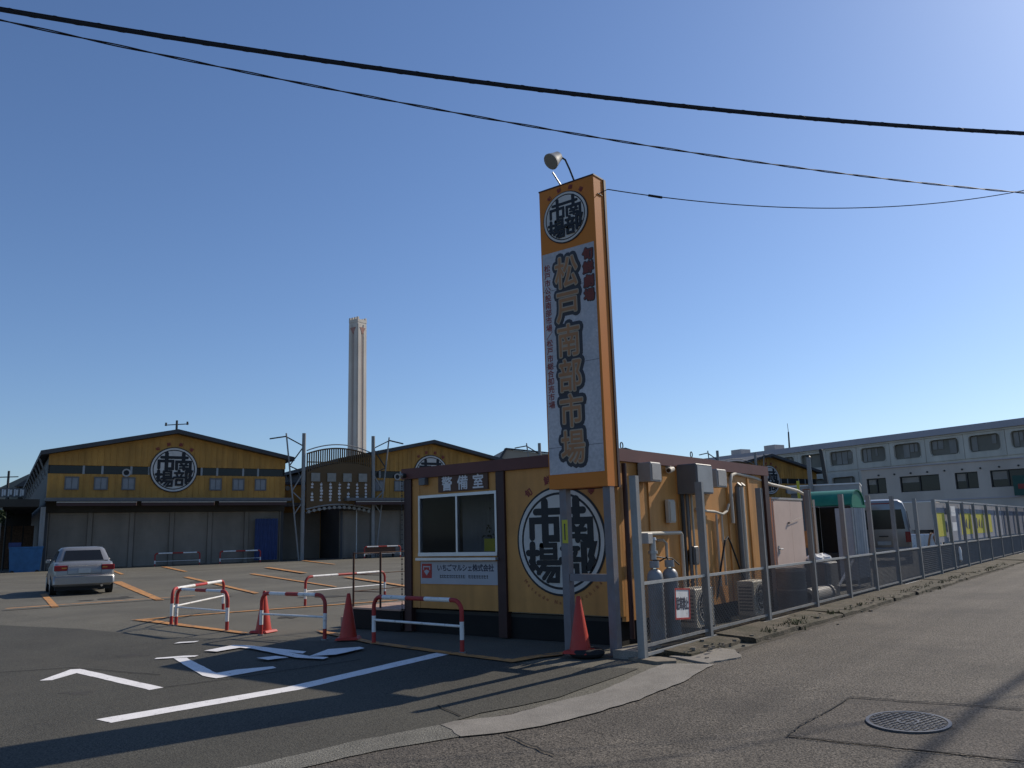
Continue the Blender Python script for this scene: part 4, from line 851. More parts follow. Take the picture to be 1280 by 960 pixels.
# ================================================================== SEDAN
def sedan(loc, rz, label):
    o = thing('parked_car', label, 'car', loc, rz)
    secs = []
    for x, wv, zb, zt in ((-2.16, .70, .36, .72), (-2.13, .80, .30, .86), (-2.02, .86, .25, .95), (-1.6, .885, .22, 1.0), (-1.0, .895, .20, .985), (0, .90, .20, .97), (1.0, .89, .2, .93), (1.6, .87, .22, .84), (2.0, .80, .27, .74), (2.12, .68, .34, .62)):
        secs.append(car_section(x, [(wv * .86, zb), (wv * .97, zb + .08), (wv, zb + (zt - zb) * .45), (wv * .985, zb + (zt - zb) * .75), (wv * .93, zt - .03), (wv * .84, zt), (wv * .3, zt + .02)]))
    MB().loft(secs).build('body', silver, o, smooth=True)
    def gh(z, xa, xb, hw): return [(xa, hw * .80, z), (xa + .10, hw, z), (xb - .14, hw, z), (xb, hw * .75, z), (xb, -hw * .75, z), (xb - .14, -hw, z), (xa + .10, -hw, z), (xa, -hw * .80, z)]
    MB().loft([gh(.95, -1.50, 1.05, .80), gh(1.36, -1.02, .32, .65), gh(1.43, -.90, .15, .58), gh(1.455, -.6, -.1, .40)]).build('cabin', silver, o, smooth=True)
    def quad(name, P4, m, t=.012):
        b = MB(); P4 = [Vector(p) for p in P4]; nn = (P4[1] - P4[0]).cross(P4[3] - P4[0]).normalized()
        c_ = sum(P4, Vector()) / 4
        if nn.dot(c_ - Vector((-.2, 0, 1.1))) < 0: nn = -nn
        b.add([p + nn * t for p in P4] + [p - nn * .02 for p in P4], [(0, 1, 2, 3), (4, 7, 6, 5), (0, 4, 5, 1), (1, 5, 6, 2), (2, 6, 7, 3), (3, 7, 4, 0)]); return b.build(name, m, o)
    quad('rear_window', [(-1.47, -.60, .985), (-1.47, .60, .985), (-1.06, .50, 1.335), (-1.06, -.50, 1.335)], glass_d)
    quad('windscreen', [(1.02, -.6, .99), (1.02, .6, .99), (.38, .5, 1.33), (.38, -.5, 1.33)], glass_d)
    for s_ in (1, -1):
        quad('side_window', [(-1.25, s_ * .787, 1.0), (-.25, s_ * .787, 1.0), (-.25, s_ * .675, 1.33), (-.88, s_ * .675, 1.33)], glass_d)
        quad('side_window', [(-.17, s_ * .787, 1.0), (.78, s_ * .787, 1.0), (.28, s_ * .675, 1.33), (-.17, s_ * .675, 1.33)], glass_d)
        tl = MB().bbox(-2.165, -1.98, min(s_ * .48, s_ * .845), max(s_ * .48, s_ * .845), .74, .90, .015).build('tail_lamp', tail_r, o)
        MB().box(-2.172, -2.166, min(s_ * .50, s_ * .64), max(s_ * .50, s_ * .64), .80, .84).build('indicator', amber, tl)
        MB().bbox(.62, .78, s_ * .90 - .08, s_ * .90 + .08, .95, 1.06, .03).build('wing_mirror', silver, o)
        wheel(o, -1.28, s_ * .80, .30, .19); wheel(o, 1.28, s_ * .80, .30, .19)
    bs = MB(); bs.box(-2.166, -2.150, -.475, -.467, .64, .93); bs.box(-2.166, -2.150, .467, .475, .64, .93); bs.box(-2.172, -2.150, -.466, .466, .632, .640); bs.build('boot_seam', rubber, o)
    MB().bbox(-2.24, -2.0, -.86, .86, .34, .60, .05).build('rear_bumper', silver, o, smooth=True)
    MB().box(-2.245, -2.241, -.80, .80, .585, .60).build('bumper_trim', chrome, o)
    MB().box(-2.175, -2.168, -.45, .45, .875, .89).build('boot_trim', chrome, o); MB().box(-2.20, -2.168, -.17, .17, .66, .80).build('number_plate', plate_m, o)
    MB().box(-1.64, -1.56, -.70, .70, 1.005, 1.03).build('boot_edge', silver, o)
    MB().cyl((-2.25, -.5, .27), (-2.0, -.5, .27), .035, .035, 10).build('exhaust', chrome, o); MB().box(-2.05, 1.9, -.78, .78, .16, .26).build('underbody', rubber, o)
    for yy in (-.32, .32): MB().bbox(-.98, -.90, yy - .12, yy + .12, 1.0, 1.2, .03).build('headrest', paper, o)
    return o
sd_o = sedan((-29.6, 13.45, 0), R(90 + 69.5), 'silver saloon car parked with its tail towards the entrance')
sd_o.scale = (1.02, 1.02, 1.04)

# ================================================================== MARKET HALLS
def hall():
    W, E, A_, AW = 8.3, 7.95, 9.7, 4.86
    o = thing('market_hall', '', 'market hall', H(-.42), HR, 'gabled mustard market halls in a row')
    b = MB(); b.box(-W, W, 0, .2, AW, 6.60); ro = lambda x: E + (A_ - E) * (1 - abs(x) / W)
    b.prism([(-W, 7.2), (W, 7.2), (W, ro(W) - .02), (0, A_ - .02), (-W, ro(W) - .02)], -.2, 0, fr=lambda a, c, d: (a, -d, c))
    b.build('gable_wall', yellow_h, o)
    rb_ = MB()
    for k in range(40):
        x = -W + .2 + k * .41
        rb_.box(x, x + .06, -.03, -.001, AW, 6.58); rb_.box(x, x + .06, -.03, -.001, 7.22, ro(x + .03) - .25)
    rb_.build('cladding_rib', yellow_h, o, kind='stuff')
    xs = [-8.28, -6.1, -4.9, -3.0, -1.8, 1.9, 3.05, 5.0, 6.15, 8.28]
    for k in range(len(xs) - 1):
        if k == 4: continue
        f_ = MB().box(xs[k] + .07, xs[k + 1] - .07, .06, .14, 6.62, 7.18).build('strip_window', glass_d, o)
    MB().box(-W, W, .15, .2, 6.601, 7.199).build('strip_back', inner_d, o)
    for x in xs[1:-1]: MB().box(x - .07, x + .07, .02, .14, 6.601, 7.199).build('strip_mullion', grey_lid, o)
    for x in (-6.8, -4.95, -3.15, 2.95, 4.65, 6.35):
        f_ = MB(); f_.box(x - .45, x + .45, -.07, -.001, 5.48, 5.56); f_.box(x - .45, x + .45, -.07, -.001, 6.32, 6.40); f_.box(x - .45, x - .37, -.07, -.001, 5.561, 6.319); f_.box(x + .37, x + .45, -.07, -.001, 5.561, 6.319)
        q = f_.build('square_window', grey_dk, o); MB().box(x - .37, x + .37, -.04, -.032, 5.56, 6.32).build('pane', glass_b, q); MB().box(x - .02, x + .02, -.06, -.041, 5.56, 6.32).build('glazing_bar', grey_dk, q)
    for s_ in (1, -1):
        b = MB(); b.add([(0, -.6, A_), (s_ * (W + .55), -.6, E - .12), (s_ * (W + .55), 62, E - .12), (0, 62, A_), (0, -.6, A_ + .3), (s_ * (W + .55), -.6, E + .18), (s_ * (W + .55), 62, E + .18), (0, 62, A_ + .3)], [(0, 1, 2, 3), (7, 6, 5, 4), (0, 4, 5, 1), (1, 5, 6, 2), (2, 6, 7, 3), (3, 7, 4, 0)]); b.build('roof_slope', roof_d, o)
        MB().box(min(s_ * W, s_ * (W - .2)), max(s_ * W, s_ * (W - .2)), .21, 61, 0, E - .15).build('side_wall', roof_d, o)
        for k in range(0, 14, 1 if s_ < 0 else 4): MB().bar((s_ * (W + .05), 2 + 4 * k, 6.6), (s_ * (W + .5), 2 + 4 * k, E - .14), .1, .1).build('eave_bracket', steel_g, o)
    MB().box(-W + .2, W - .2, 60.8, 61, 0, E - .2).build('rear_wall', shutter, o)
    # canopy and shutters
    MB().box(-W - .1, W + .1, -1.5, -.001, 4.62, 4.85).build('canopy_slab', grey_dk, o)
    for x0, x1 in ((-7.75, -2.75), (-2.45, 2.55), (2.85, 7.9)):
        q = MB().bbox(x0, x1, -1.85, -1.52, 4.28, 4.56, .05).build('roller_awning', brown_t, o); MB().box(x0, x1, -1.88, -1.851, 4.50, 4.56).build('awning_edge_light', ivory, q)  # pale strip paints the light along the awning's front edge
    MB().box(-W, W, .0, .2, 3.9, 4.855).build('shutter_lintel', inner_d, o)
    for k in range(6):
        x0 = -W + .3 + k * 2.72
        q = MB().box(x0, x0 + 2.4, .35, .42, .02, 3.9).build('roller_shutter', shutter, o)
        b = MB()
        for j in range(22): b.box(x0 + .04, x0 + 2.36, .32, .349, .08 + j * .175, .20 + j * .175)
        b.build('shutter_slat', shutter, q, kind='stuff')
    for k in range(7): MB().box(-W + (k * 2.72 if k else 0) - .02, -W + k * 2.72 + .27, .24, .45, 0, 3.89).build('pillar', shutter, o)
    ck = MB().ring((-3.33, 6.72), .19, .29, .001, .1, fr=XZ(0), n=24).build('wall_clock', grey_box, o); MB().disc((-3.33, 6.72), .189, .001, .05, fr=XZ(0), n=20).build('clock_face', black_p, ck)
    emblem(o, 'round_emblem', -.1, 7.0, 1.68, XZ(-.06), .0, .03, arc_top='旬鮮劇場', arc_size=.17)
    return o
hA = hall(); hA['label'] = 'gabled mustard market hall behind the silver car with the whole round emblem in view'
blue = MB(); N = 20
blue.loft([[(5.95 + 1.75 * k / N, .10 + .05 * math.sin(k * 1.7 + z), z) for k in range(N + 1)] + [(5.95 + 1.75 * k / N, .14 + .05 * math.sin(k * 1.7 + z), z) for k in range(N, -1, -1)] for z in (.15, 1.2, 2.2, 3.3)])
bo = blue.build('blue_sheet', blue_t); bo.location = H(-.42, .45); bo.rotation_euler = (0, 0, HR); tag(bo, 'blue tarpaulin sheet hung over the end shutter of the market hall', 'tarpaulin')
hB = dup(hA, H(20.9), HR, 'gabled mustard market hall rising just behind the guard office roof')
hX = dup(hA, H(42.6), HR, 'gabled mustard market hall hidden behind the guard office and tall sign')
hC = dup(hA, H(64.4), HR, 'gabled mustard market hall in front of the long grey building')
oc = MB().box(.3, 9.5, -2.2, -1.95, 3.5, 4.6); o = oc.build('orange_canopy', orange_a); o.location = H(64.4); o.rotation_euler = (0, 0, HR); tag(o, 'faded orange canopy on the market hall beyond the beige cabin', 'canopy')
MB_ = None
def link_hall(t, label):
    o = thing('link_building', label, 'building', H(t), HR, 'low mustard buildings between the market halls')
    MB().box(-2.3, 2.3, 5, 5.2, 0, 6.3).build('wall', yellow_h, o); MB().box(-2.3, 2.3, 4.8, 12, 6.31, 6.5).build('roof', roof_d, o); MB().box(-2.2, 2.2, 4.85, 4.99, 0, 3.9).build('roller_shutter', shutter, o)
    MB().box(-2.3, 2.3, 3.6, 4.99, 4.4, 4.7).build('canopy', grey_dk, o)
    for x in (-1.3, -.7, .7): MB().cyl((x, 4.99, 6.0), (x, 4.85, 6.0), .2, .2, 14).build('round_lamp', lamp_g, o)
    return o
l1 = link_hall(10.25, 'low mustard link building behind the entrance gate'); dup(l1, H(31.7), HR, 'low mustard link building hidden behind the guard office'); dup(l1, H(53.4), HR, 'low mustard link building behind the far gate post')

# gates between the halls
def gate():
    o = thing('gate_arch', '', 'gate', H(9.1, .8), HR, 'tall arch gates between the market halls')
    Wd = 5.95
    for x, s_ in ((0, -1), (Wd, 1)):
        MB().cyl((x, 0, 0), (x, 0, 10.05), .165, .15, 14).build('main_post', steel_g, o, smooth=True)
        MB().cyl((x + s_ * .25, 0, 0), (x + s_ * 1.45, 0, 10.0), .07, .06, 10).build('raking_strut', steel_g, o)
        q = lambda z: x + s_ * (.25 + .12 * z)
        for a, c in ((9.7, 9.0), (7.4, 9.0), (7.4, 6.9), (5.4, 6.9), (5.4, 4.6), (3.6, 4.6)):
            MB().bar((q(a), 0, a), (x, 0, c), .08, .08).build('lattice_bar', steel_d if a > 7 else steel_g, o)
        MB().bar((q(9.7), 0, 9.75), (x + s_ * 2.75, 0, 9.5), .1, .1).build('top_arm', steel_d, o)
    n = 18; arc = lambda x, base, rise: base + rise * (1 - ((x - Wd / 2) / (Wd / 2)) ** 2)
    xs = [.25 + (Wd - .5) * k / n for k in range(n + 1)]
    poly = [(x, arc(x, 6.75, .65) + .55 * (x / Wd)) for x in xs]; low = [(x, arc(x, 3.95, .45)) for x in reversed(xs)]
    MB().prism(poly + low, -.12, .12, fr=lambda a, c, d: (a, d, c)).build('sign_panel', brown_mesh, o)
    for k in range(30):
        x = .3 + (Wd - .6) * k / 29; z1 = arc(x, 8.25, .62); z0 = arc(x, 6.75, .65) + .55 * (x / Wd) + .005
        MB().box(x - .045, x + .045, -.05, .05, z0, z1).build('slat', brown_mesh, o)
    b = MB(); b.tube([(x, 0, arc(x, 8.3, .62)) for x in xs], .06, 8); b.build('slat_arch', brown_mesh, o); b = MB(); b.tube([(x, 0, arc(x, 8.55, .68)) for x in xs], .045, 8); b.build('top_arch', steel_g, o)
    b = MB(); b.tube([(x, 0, 7.75) for x in xs], .05, 6); b.build('slat_rail', brown_mesh, o)
    for k in range(4): x = .95 + k * 1.34; MB().box(x - .36, x + .36, -.22, -.121, 6.18, 6.86).build('square_lamp', lamp_g, o)
    g2 = random.Random(3)
    for k in range(7):
        x = .7 + .76 * k; t = MB()
        for j in range(6):
            z = 5.95 - .25 * j
            if j == 2 and k in (0, 4): continue
            t.box(x - .07 - g2.random() * .06, x + .07 + g2.random() * .06, -.14, -.121, z - .05 - .05 * g2.random(), z + .04 + .05 * g2.random())
            t.box(x - .03, x + .03, -.14, -.121, z + .1, z + .15)
        t.build('white_characters', txt_wh, o, kind='stuff')
    b = MB(); b.tube([(x, -.05, arc(x, 3.9, .45)) for x in xs], .09, 8); b.build('lower_arch', steel_g, o)
    b = MB(); b.tube([(x, -.05, arc(x, 3.62, .45)) for x in xs], .05, 8); b.build('lower_arch', steel_g, o)
    for k in range(13): x = .45 + (Wd - .9) * k / 12; MB().cyl((x, -.2, arc(x, 3.66, .45)), (x, -.06, arc(x, 3.66, .45)), .13, .13, 10).build('globe_lamp', lamp_g, o)
    MB().cyl((4.75, .6, 0), (4.75, .6, 3.9), .06, .06, 10).build('support_pole', galv, o)
    return o
gA = gate(); gA['label'] = 'tall arched gate with brown lettered panel between the two near halls'
dup(gA, H(30.9 + 1.0, .8), HR, 'tall arched gate whose top just shows above the office roof behind the sign'); dup(gA, H(55.4, .8), HR, 'tall arched gate whose post top shows above the far end of the office roof')

# roof aerial on the first hall
ra = thing('roof_aerial', 'dark T shaped aerial mast on the ridge of the hall behind the car', 'aerial', H(.9, -8, 9.65), HR)
MB().cyl((0, 0, -.2), (0, 0, 2.2), .10, .09, 8).build('mast', steel_d, ra); MB().bar((-.95, 0, 1.75), (.95, 0, 1.95), .07, .07).build('cross_arm', steel_d, ra)
for x in (-.85, .85): MB().cyl((x, 0, 1.78 + x * .1), (x, 0, 2.05 + x * .1), .08, .08, 8).build('insulator', steel_d, ra)
# left annex
an = thing('side_shelter', 'dark open sided shelter against the flank of the first hall', 'shelter', H(-9.0, 0), HR)
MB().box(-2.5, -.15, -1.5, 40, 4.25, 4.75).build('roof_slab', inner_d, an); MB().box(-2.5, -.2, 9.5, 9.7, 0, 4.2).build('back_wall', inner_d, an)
for x in (-2.4, .1): MB().box(x - .15, x + .15, -1.3, -1.0, 0, 4.24).build('pillar', steel_g, an)
for k in range(3): MB().box(-2.2 + .75 * k, -1.55 + .75 * k, 7.3, 7.49, .1 + .5 * (k % 2), 3.2).build('stacked_pallet', wood, an)
bn_ = thing('blue_bin', 'large blue plastic bin under the dark side shelter', 'bin', H(-9.75, 2.0), HR)
secs = []
for k, z in ((.88, 0), (.96, .9), (1.0, 1.5), (1.03, 1.52), (1.03, 1.62)): secs.append([(-.95 * k, -.7 * k, z), (.95 * k, -.7 * k, z), (.95 * k, .7 * k, z), (-.95 * k, .7 * k, z)])
MB().loft(secs).build('tub', blue_b, bn_); MB().box(-1.0, -.3, -.74, .74, 1.625, 1.9).build('lid', blue_t, bn_)
for x in (-.7, .7): MB().cyl((x, -.7, .0), (x, -.6, .0), .12, .12, 10).build('castor', rubber, bn_)

# chimney
cmx = Vector((-199.5, 174.0, 0)); view = Vector((-199.5, 174.0)).normalized()
cm = thing('incinerator_chimney', 'tall square pale concrete chimney with red marks near its top', 'chimney', cmx, math.atan2(view.y, view.x) + R(45))
b = MB(); s0, s1 = 2.15, 1.95
b.loft([[(-s0, -s0, 0), (s0, -s0, 0), (s0, s0, 0), (-s0, s0, 0)], [(-s1, -s1, 70.6), (s1, -s1, 70.6), (s1, s1, 70.6), (-s1, s1, 70.6)]]); b.build('shaft', chim_m, cm)
for a in range(4):
    q = Matrix.Rotation(math.pi / 2 * a, 3, 'Z')
    g = MB(); 
    def gv(x, y, z): return q @ Vector((x, y, z))
    sl_ = lambda z: s0 + (s1 - s0) * z / 70.6
    for xa, xb in ((-.35, .35),):
        g.add([gv(xa, -sl_(0) - .03, 0), gv(xb, -sl_(0) - .03, 0), gv(xb, -sl_(69) - .03, 69), gv(xa, -sl_(69) - .03, 69)], [(0, 1, 2, 3)])
    for xx in (-1.5, .9):
        pass
    g.build('groove', chim_g, cm)
    for xa in (-s1 * .95, s1 * .28):
        p_ = MB(); p_.loft([[gv(xa, -sl_(0) - .16, 0), gv(xa + 1.25, -sl_(0) - .16, 0), gv(xa + 1.25, -sl_(0) + .1, 0), gv(xa, -sl_(0) + .1, 0)], [gv(xa, -sl_(70) - .16, 70), gv(xa + 1.25, -sl_(70) - .16, 70), gv(xa + 1.25, -sl_(70) + .1, 70), gv(xa, -sl_(70) + .1, 70)]]); p_.build('pilaster', chim_m, cm)
    t = MB(); t.add([gv(-1.3, -s1 - .22, 68.9), gv(1.3, -s1 - .22, 68.9), gv(.1, -s1 - .22, 66.8), gv(-.1, -s1 - .22, 66.8)] + [gv(-1.3, -s1 - .1, 68.9), gv(1.3, -s1 - .1, 68.9), gv(.1, -s1 - .1, 66.8), gv(-.1, -s1 - .1, 66.8)], [(0, 1, 2, 3), (0, 4, 5, 1), (1, 5, 6, 2), (2, 6, 7, 3), (3, 7, 4, 0)]); t.build('red_mark', chim_r, cm)
    if a == 1:
        for z in (38, 53): MB().cyl(gv(-1.2, -s1 - .3, z), gv(-1.2, -s1 - .9, z + .8), .15, .1, 8).build('warning_lamp', steel_d, cm)
MB().box(-2.02, 2.02, -2.02, 2.02, 70.61, 71.6).build('crown_slab', chim_m, cm)
for x in (-1.7, -.6, .6, 1.7):
    for yy in (-1.7, 1.7): MB().box(x - .3, x + .3, yy - .3, yy + .3, 71.601, 72.3).build('flue_cap', chim_m, cm)

# ================================================================== LONG GREY BUILDING
pb = thing('parking_building', 'long grey multi storey building with rounded openings and slate roof edge', 'building', (-31.639, 108.62, 0), math.atan2(-nv.y, -nv.x) + math.pi)
# local x to the right along the facade, y away behind it
BX0, BX1, pit = -6, 12, 4.55
MB().box(-30, 62, .35, 16, 0, 11.3).build('core', inner_p, pb)
MB().box(-30, 62, -.35, 16.5, 11.46, 12.2).build('roof_edge', metal_r, pb); MB().box(-30, 62, -.1, .34, 11.25, 11.459).build('eaves_board', parking_w, pb)
rx = lambda cx, cz, hw, hh, r: [(cx + sx * (hw - r) + r * math.cos(a), cz + sz * (hh - r) + r * math.sin(a)) for sx, sz, a0 in ((1, 1, 0), (-1, 1, 90), (-1, -1, 180), (1, -1, 270)) for a in [R(a0 + 30 * q) for q in range(4)]]
for k in range(-6, 13):
    cx = -.6 + pit * k; x0, x1 = cx - pit / 2 + .025, cx + pit / 2 - .025
    b = MB()
    for (za, zb, wa, wb) in ((8.5, 11.24, 9.15, 11.0), (4.9, 8.2, 5.9, 7.7), (1.2, 4.6, 2.2, 4.0)):
        b.box(x0, x1, 0, .3, za, wa); b.box(x0, x1, 0, .3, wb, zb); b.box(x0, cx - 1.72, 0, .3, wa, wb); b.box(cx + 1.72, x1, 0, .3, wa, wb)
    b.build('wall_panel', parking_w, pb)
    for wa, wb in ((9.15, 11.0), (5.9, 7.7)):
        n = 16; outer = rx(cx, (wa + wb) / 2, 1.715, (wb - wa) / 2 - .005, .02); inner = rx(cx, (wa + wb) / 2, 1.69, (wb - wa) / 2 - .03, .36)
        w_ = MB(); v = [(a, -.03, c) for a, c in outer] + [(a, -.03, c) for a, c in inner] + [(a, .25, c) for a, c in inner]
        w_.add(v, [(i, (i + 1) % 16, 16 + (i + 1) % 16, 16 + i) for i in range(16)] + [(16 + i, 16 + (i + 1) % 16, 32 + (i + 1) % 16, 32 + i) for i in range(16)])
        wq = w_.build('rounded_opening', parking_w, pb)
        ii = MB(); g2 = random.Random(k * 7 + int(wa)); x = cx - 1.5
        while x < cx + 1.3:
            l = g2.uniform(.25, .8)
            if g2.random() < .55: ii.box(x, min(x + l, cx + 1.55), .27, .345, wa + .15 + (.6 if g2.random() < .4 else 0), wb - .15)
            x += l + .12
        if ii.v: ii.build('inner_wall', inner_l, wq)
for z in (8.2, 4.6): MB().box(-30, 62, .1, .34, z + .001, z + .299).build('floor_joint', parking_w, pb)
for k in range(-6, 13): MB().box(-.6 + pit * k + .4, -.6 + pit * k + 2.9, -.08, -.001, 8.22 + .0, 8.30).build('gutter_bar', metal_r, pb) if False else None
for x in (-14.6, -21): MB().box(x - 1, x + 1, 3, 5, 12.21, 13.3).build('rooftop_unit', grey_box, pb)
ma = thing('roof_mast', 'thin dark mast on the roof of the long grey building', 'mast', (-39.8, 111.8, 12.2)); MB().cyl((0, 0, 0), (.05, 0, 2.2), .12, .1, 8).build('pole', steel_d, ma); MB().cyl((.05, 0, 2.2), (.0, 0, 3.4), .04, .03, 6).build('spike', steel_d, ma)
# lower block in front
ang = R(80.8); lb = thing('low_office_block', 'pale grey low block with square dark windows in front of the long building', 'building', (-13.55, 69.43, 0), ang + R(90) + math.pi)
wins = [(-5.53, -3.98), (-2.89, .05), (1.17, 2.75), (3.59, 5.9), (6.9, 9.2), (10.2, 12.4), (13.4, 15.6)]
b = MB(); edges = [-5.9] + [e for w_ in wins for e in w_] + [30]
b.box(-5.9, 30, 0, .25, 5.2, 5.93); b.box(-5.9, 30, 0, .25, 0, 3.98)
for k in range(0, len(edges), 2): b.box(edges[k], edges[k + 1], 0, .25, 3.98, 5.2)
b.build('front_wall', block_w, lb); MB().box(-5.9, 30, .7, 8, 0, 5.9).build('core', inner_d, lb); MB().box(-6.0, 30.1, -.1, 8.1, 5.931, 6.02).build('roof', metal_r, lb); MB().box(-5.9, -5.75, .251, .69, 0, 5.92).build('side_wall', block_w, lb)
for (x0, x1) in wins:
    f_ = MB(); f_.box(x0, x1, .1, .2, 5.14, 5.2); f_.box(x0, x1, .1, .2, 3.98, 4.04); f_.box(x0, x0 + .06, .1, .2, 4.041, 5.139); f_.box(x1 - .06, x1, .1, .2, 4.041, 5.139); f_.box((x0 + x1) / 2 - .04, (x0 + x1) / 2 + .04, .1, .2, 4.041, 5.139)
    q = f_.build('window', steel_d, lb); MB().box(x0 + .06, x1 - .06, .2, .21, 4.04, 5.14).build('pane', glass_d, q)
    g2 = random.Random(int(x0 * 10)); bl_ = MB(); xm = (x0 + x1) / 2
    bl_.box(x0 + .1, xm - .1, .19, .199, 4.75 - g2.random() * .4, 5.1); bl_.build('pane_reflection', inner_l, q)  # pale patch in front of the pane paints a reflection
b = MB()
for k in range(16): x = -4.5 + k * 1.25; b.cyl((x, 0, 5.42), (x, -.08, 5.42), .07, .07, 8)
b.build('wall_vent', steel_d, lb)
MB().box(-5.9, 30, -.06, -.001, 3.2, 3.3).build('string_course', metal_r, lb)
gs = thing('green_signboard', 'dark green signboard with a paler stripe on the grey block at the frame edge', 'signboard', (-7.0, 68.2, 3.3), ang + R(90) + math.pi); MB().box(-1.5, 2.5, -.4, -.3, 0, 1.4).build('panel', M('dark green board', (.02, .075, .06), .6), gs); MB().box(-.8, 2.4, -.42, -.401, 1.0, 1.15).build('stripe', green_c, gs); MB().box(-1.2, -.6, -.42, -.401, .45, .8).build('red_mark', red_txt, gs)
for x in (-1, 2): MB().box(x - .05, x + .05, -.3, -.0, .3, .4).build('bracket', steel_d, gs)
# tan roofed shed behind the second hall
ts = thing('tan_roof_shed', 'tan roofed shed peeping over the office roof behind the halls', 'shed', (-71.8, 89.9, 0), HR - R(20))
b = MB(); b.prism([(-1.0, 0), (-1.0, 11.9), (-.1, 13.35), (14, 11.8), (14, 0)], 0, 14, fr=lambda a, c, d: (a, d, c)); b.build('wall', tan_r, ts); b = MB(); b.bar((-1.1, -.1, 11.8), (-.1, -.1, 13.45), .2, .3); b.bar((-.1, -.1, 13.45), (14, -.1, 11.95), .2, .2); b.build('verge', roof_d, ts)
# far hill, houses and bushes at the left edge
hm = MB(); n = 40; secs = []
for j in range(7):
    row = []
    for k in range(n + 1):
        a = R(35 + 55 * k / n + 38.1 - 0); rr = 600 + 60 * j
        hgt = (52 + 5 * math.sin(k * .7) + 4 * math.sin(k * 1.9 + 1)) * math.sin(math.pi * min(1, (j + .0) / 4)) if j < 5 else 30
        fade = max(0, min(1, (k - 0) / 3)); row.append((-rr * math.sin(a - R(10)), rr * math.cos(a - R(10)), hgt * fade - 2 * (j == 0)))
    secs.append(row)
v = [p for r_ in secs for p in r_]; fs = [(j * (n + 1) + k, j * (n + 1) + k + 1, (j + 1) * (n + 1) + k + 1, (j + 1) * (n + 1) + k) for j in range(6) for k in range(n)]
struct(MB().add(v, fs), 'hill', hill_m, 'low dark wooded hill on the far left', drape=False)
def bush(loc, rx_, rz_, n, label, seed):
    o = thing('roadside_bush', label, 'bush', loc, 0, 'dark bushes at the edge of the car park'); g2 = random.Random(seed); b = MB()
    cl = [(g2.gauss(0, rx_ * .45), g2.gauss(0, rx_ * .45), rz_ * g2.uniform(.15, .9), g2.uniform(.35, .8)) for _ in range(14)]
    for k in range(n):
        cx, cy, cz, cr_ = g2.choice(cl); a, e = g2.uniform(0, 6.28), g2.uniform(-1.4, 1.5); rr = cr_ * g2.uniform(.5, 1.05)
        p_ = Vector((cx + rr * math.cos(a) * math.cos(e), cy + rr * math.sin(a) * math.cos(e), max(.05, cz + rr * math.sin(e)))); s_ = g2.uniform(.06, .16)
        u = Vector((g2.gauss(0, 1), g2.gauss(0, 1), g2.gauss(0, 1))).normalized() * s_; v_ = u.cross(Vector((g2.gauss(0, 1), g2.gauss(0, 1), 1))).normalized() * s_ * .6
        b.add([p_ - u, p_ + v_, p_ + u, p_ - v_], [(0, 1, 2, 3)])
    b.build('foliage', leaf1, o); t = MB()
    for k in range(4): c = cl[k]; t.cyl((0, 0, 0), (c[0], c[1], c[2]), .08, .03, 6)
    t.build('stem', bark, o)
bush(H(-13.0, 2.0), 1.5, 4.4, 3600, 'tall dark bush beside the open side shelter', 1); bush(H(-13.8, 5.0), 1.6, 2.6, 2400, 'lower dark bush at the edge of the car park', 2); bush(H(-13.2, -5), 1.7, 6.2, 3000, 'dark bush behind the other two at the car park edge', 5)
ws = thing('white_shop_sign', 'small white lettered sign among dark shapes beyond the bushes', 'sign', (-66.0, 24.6, 0), R(65)); MB().box(-.9, 1.1, 0, .08, 5.2, 5.85).build('panel', grey_dk, ws)
b = MB(); g2 = random.Random(4)
for k in range(5): x = -.8 + .38 * k; b.box(x, x + .1, -.03, -.001, 5.27, 5.78); b.box(x + .12, x + .26, -.03, -.001, 5.3 + .2 * g2.random(), 5.75)
b.build('white_strokes', white_p, ws); MB().cyl((0, .05, 0), (0, .05, 5.2), .07, .07, 8).build('post', steel_d, ws)
dh = thing('dark_house', 'dark gabled outbuilding peeping past the flank of the first hall', 'outbuilding', (-106.5, 43.5, 0), HR - R(8)); MB().box(-2.6, 3.6, 0, 12, 0, 8.8).build('wall', inner_d, dh); b = MB(); b.prism([(-3.0, 8.8), (4.0, 8.8), (.2, 11.1)], -.5, 12.5, fr=lambda a, c, d: (a, d, c)); b.build('roof', roof_d, dh); MB().box(-1.5, -.2, -.05, -.001, 5.5, 7).build('window', glass_d, dh); MB().box(.6, 1.9, -.05, -.001, 5.5, 7).build('window', glass_d, dh)
up = thing('utility_pole', 'thin utility pole against the hill beyond the first hall', 'utility pole', (-119, 44.2, 0)); MB().cyl((0, 0, 0), (0, 0, 11.6), .2, .14, 10).build('shaft', steel_d, up); MB().bar((-1, -.8, 10.8), (1, .8, 10.8), .12, .12).build('cross_arm', steel_d, up)

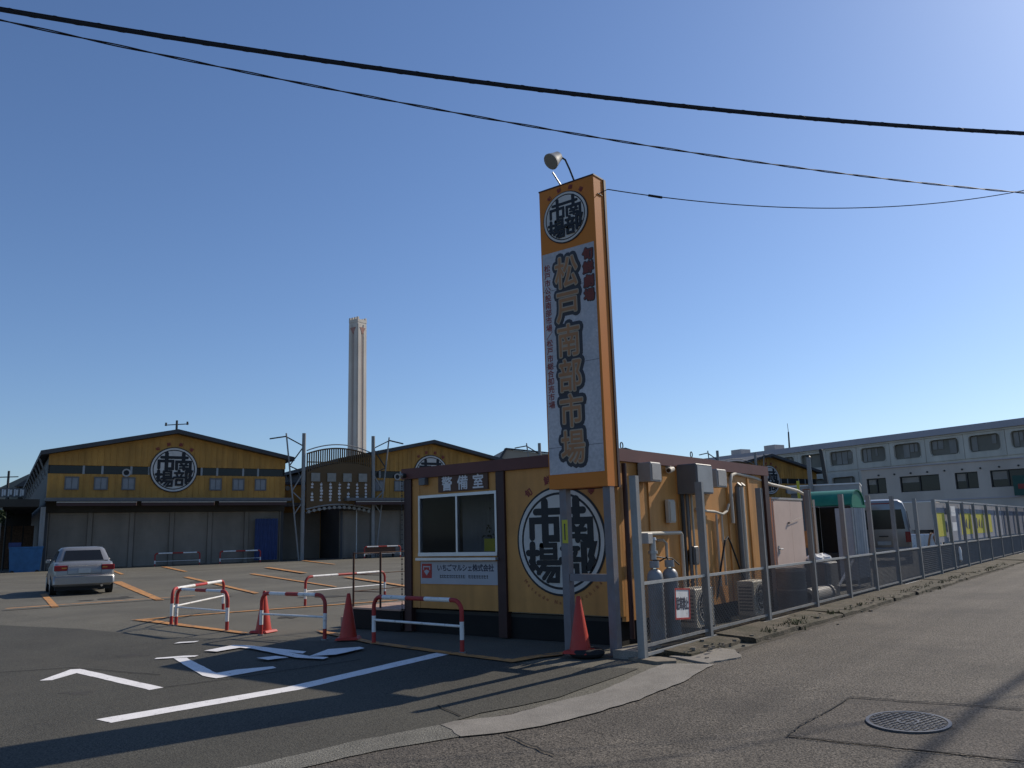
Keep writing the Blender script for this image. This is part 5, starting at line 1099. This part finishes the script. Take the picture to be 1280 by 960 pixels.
# ================================================================== OVERHEAD WIRES
def wire_path(p0, p1, sag, n=60): 
    p0, p1 = Vector(p0), Vector(p1); return [p0.lerp(p1, k / n) - Vector((0, 0, 4 * sag * (k / n) * (1 - k / n))) for k in range(n + 1)]
def extend(p0, p1, a, c): p0, p1 = Vector(p0), Vector(p1); return p0 + (p0 - p1) * a, p1 + (p1 - p0) * c
P0, P1 = Vector((-8.023, 2.574, 6.5)), Vector((-.861, 12.125, 6.5))
def para(p0, p1, t, mid): q = p0.lerp(p1, t); q.z -= 4 * mid * t * (1 - t); return q
bw = MB(); main = [para(P0, P1, -1.2 + 3.4 * k / 90, .185) for k in range(91)]
bw.tube(main, .015, 8); bw.tube([p + Vector((0, 0, .024)) for p in main], .007, 6); bw.tube([p + Vector((.012, 0, -.021)) for p in main], .008, 6)
hel = [para(P0, P1, -1.2 + 3.4 * k / 1200, .185) + Vector((0, .024 * math.cos(k * .55), .004 + .028 * math.sin(k * .55))) for k in range(1201)]
bw.tube(hel, .0035, 4)
tag(bw.build('cable_bundle', cable_b), 'thick bundle of black overhead cables lashed with spiral wire', 'overhead cable')
Q0, Q1 = Vector((-8.194, 2.637, 6.5)), Vector((-1.138, 14.425, 6.5))
bw = MB()
for ph in (0, math.pi): bw.tube([para(Q0, Q1, -1.2 + 3.4 * k / 700, .225) + Vector((0, .009 * math.cos(k * .33 + ph), .009 * math.sin(k * .33 + ph))) for k in range(701)], .007, 5)
tag(bw.build('twisted_wire', cable_b), 'thin twisted overhead wire below the cable bundle', 'overhead wire')
T0, T1 = Vector((-5.44, 9.17, 6.10)), Vector((-1.10, 15.475, 6.9))
T2 = T1 + (T1 - T0) * .8
sw_ = MB(); mid = []
for k in range(61):
    t = k / 60 * 1.6; z = 6.10 - .42 * t + 1.22 * t * t if t <= 1 else 6.9 + (t - 1) * 2.02
    q = T0.lerp(T1, t); q.z = z; mid.append(q)
sw_.tube(mid, .007, 6); sw_.cyl(mid[3], mid[4] + Vector((0, 0, -.005)), .018, .018, 8)
sw_.tube([Vector((-5.52, 9.05, 6.02)), mid[0]], .006, 5)
tag(sw_.build('sign_feed_wire', cable_b), 'thin slack wire running from the top of the tall sign to the right', 'overhead wire')
for k, (xx, r_) in enumerate(((2.04, .045), (2.62, .03))):
    b = MB(); b.tube([(xx + .073 * (yv - 24.2), yv, 11.0 + .0006 * (yv - 18) ** 2) for yv in range(-40, 90, 3)], r_, 8); tag(b.build('lane_cable', cable_b), ['overhead cable along the lane, throwing the broad shadow over the manhole', 'thinner overhead cable along the lane beyond the first'][k], 'overhead cable', 'overhead cables along the lane')
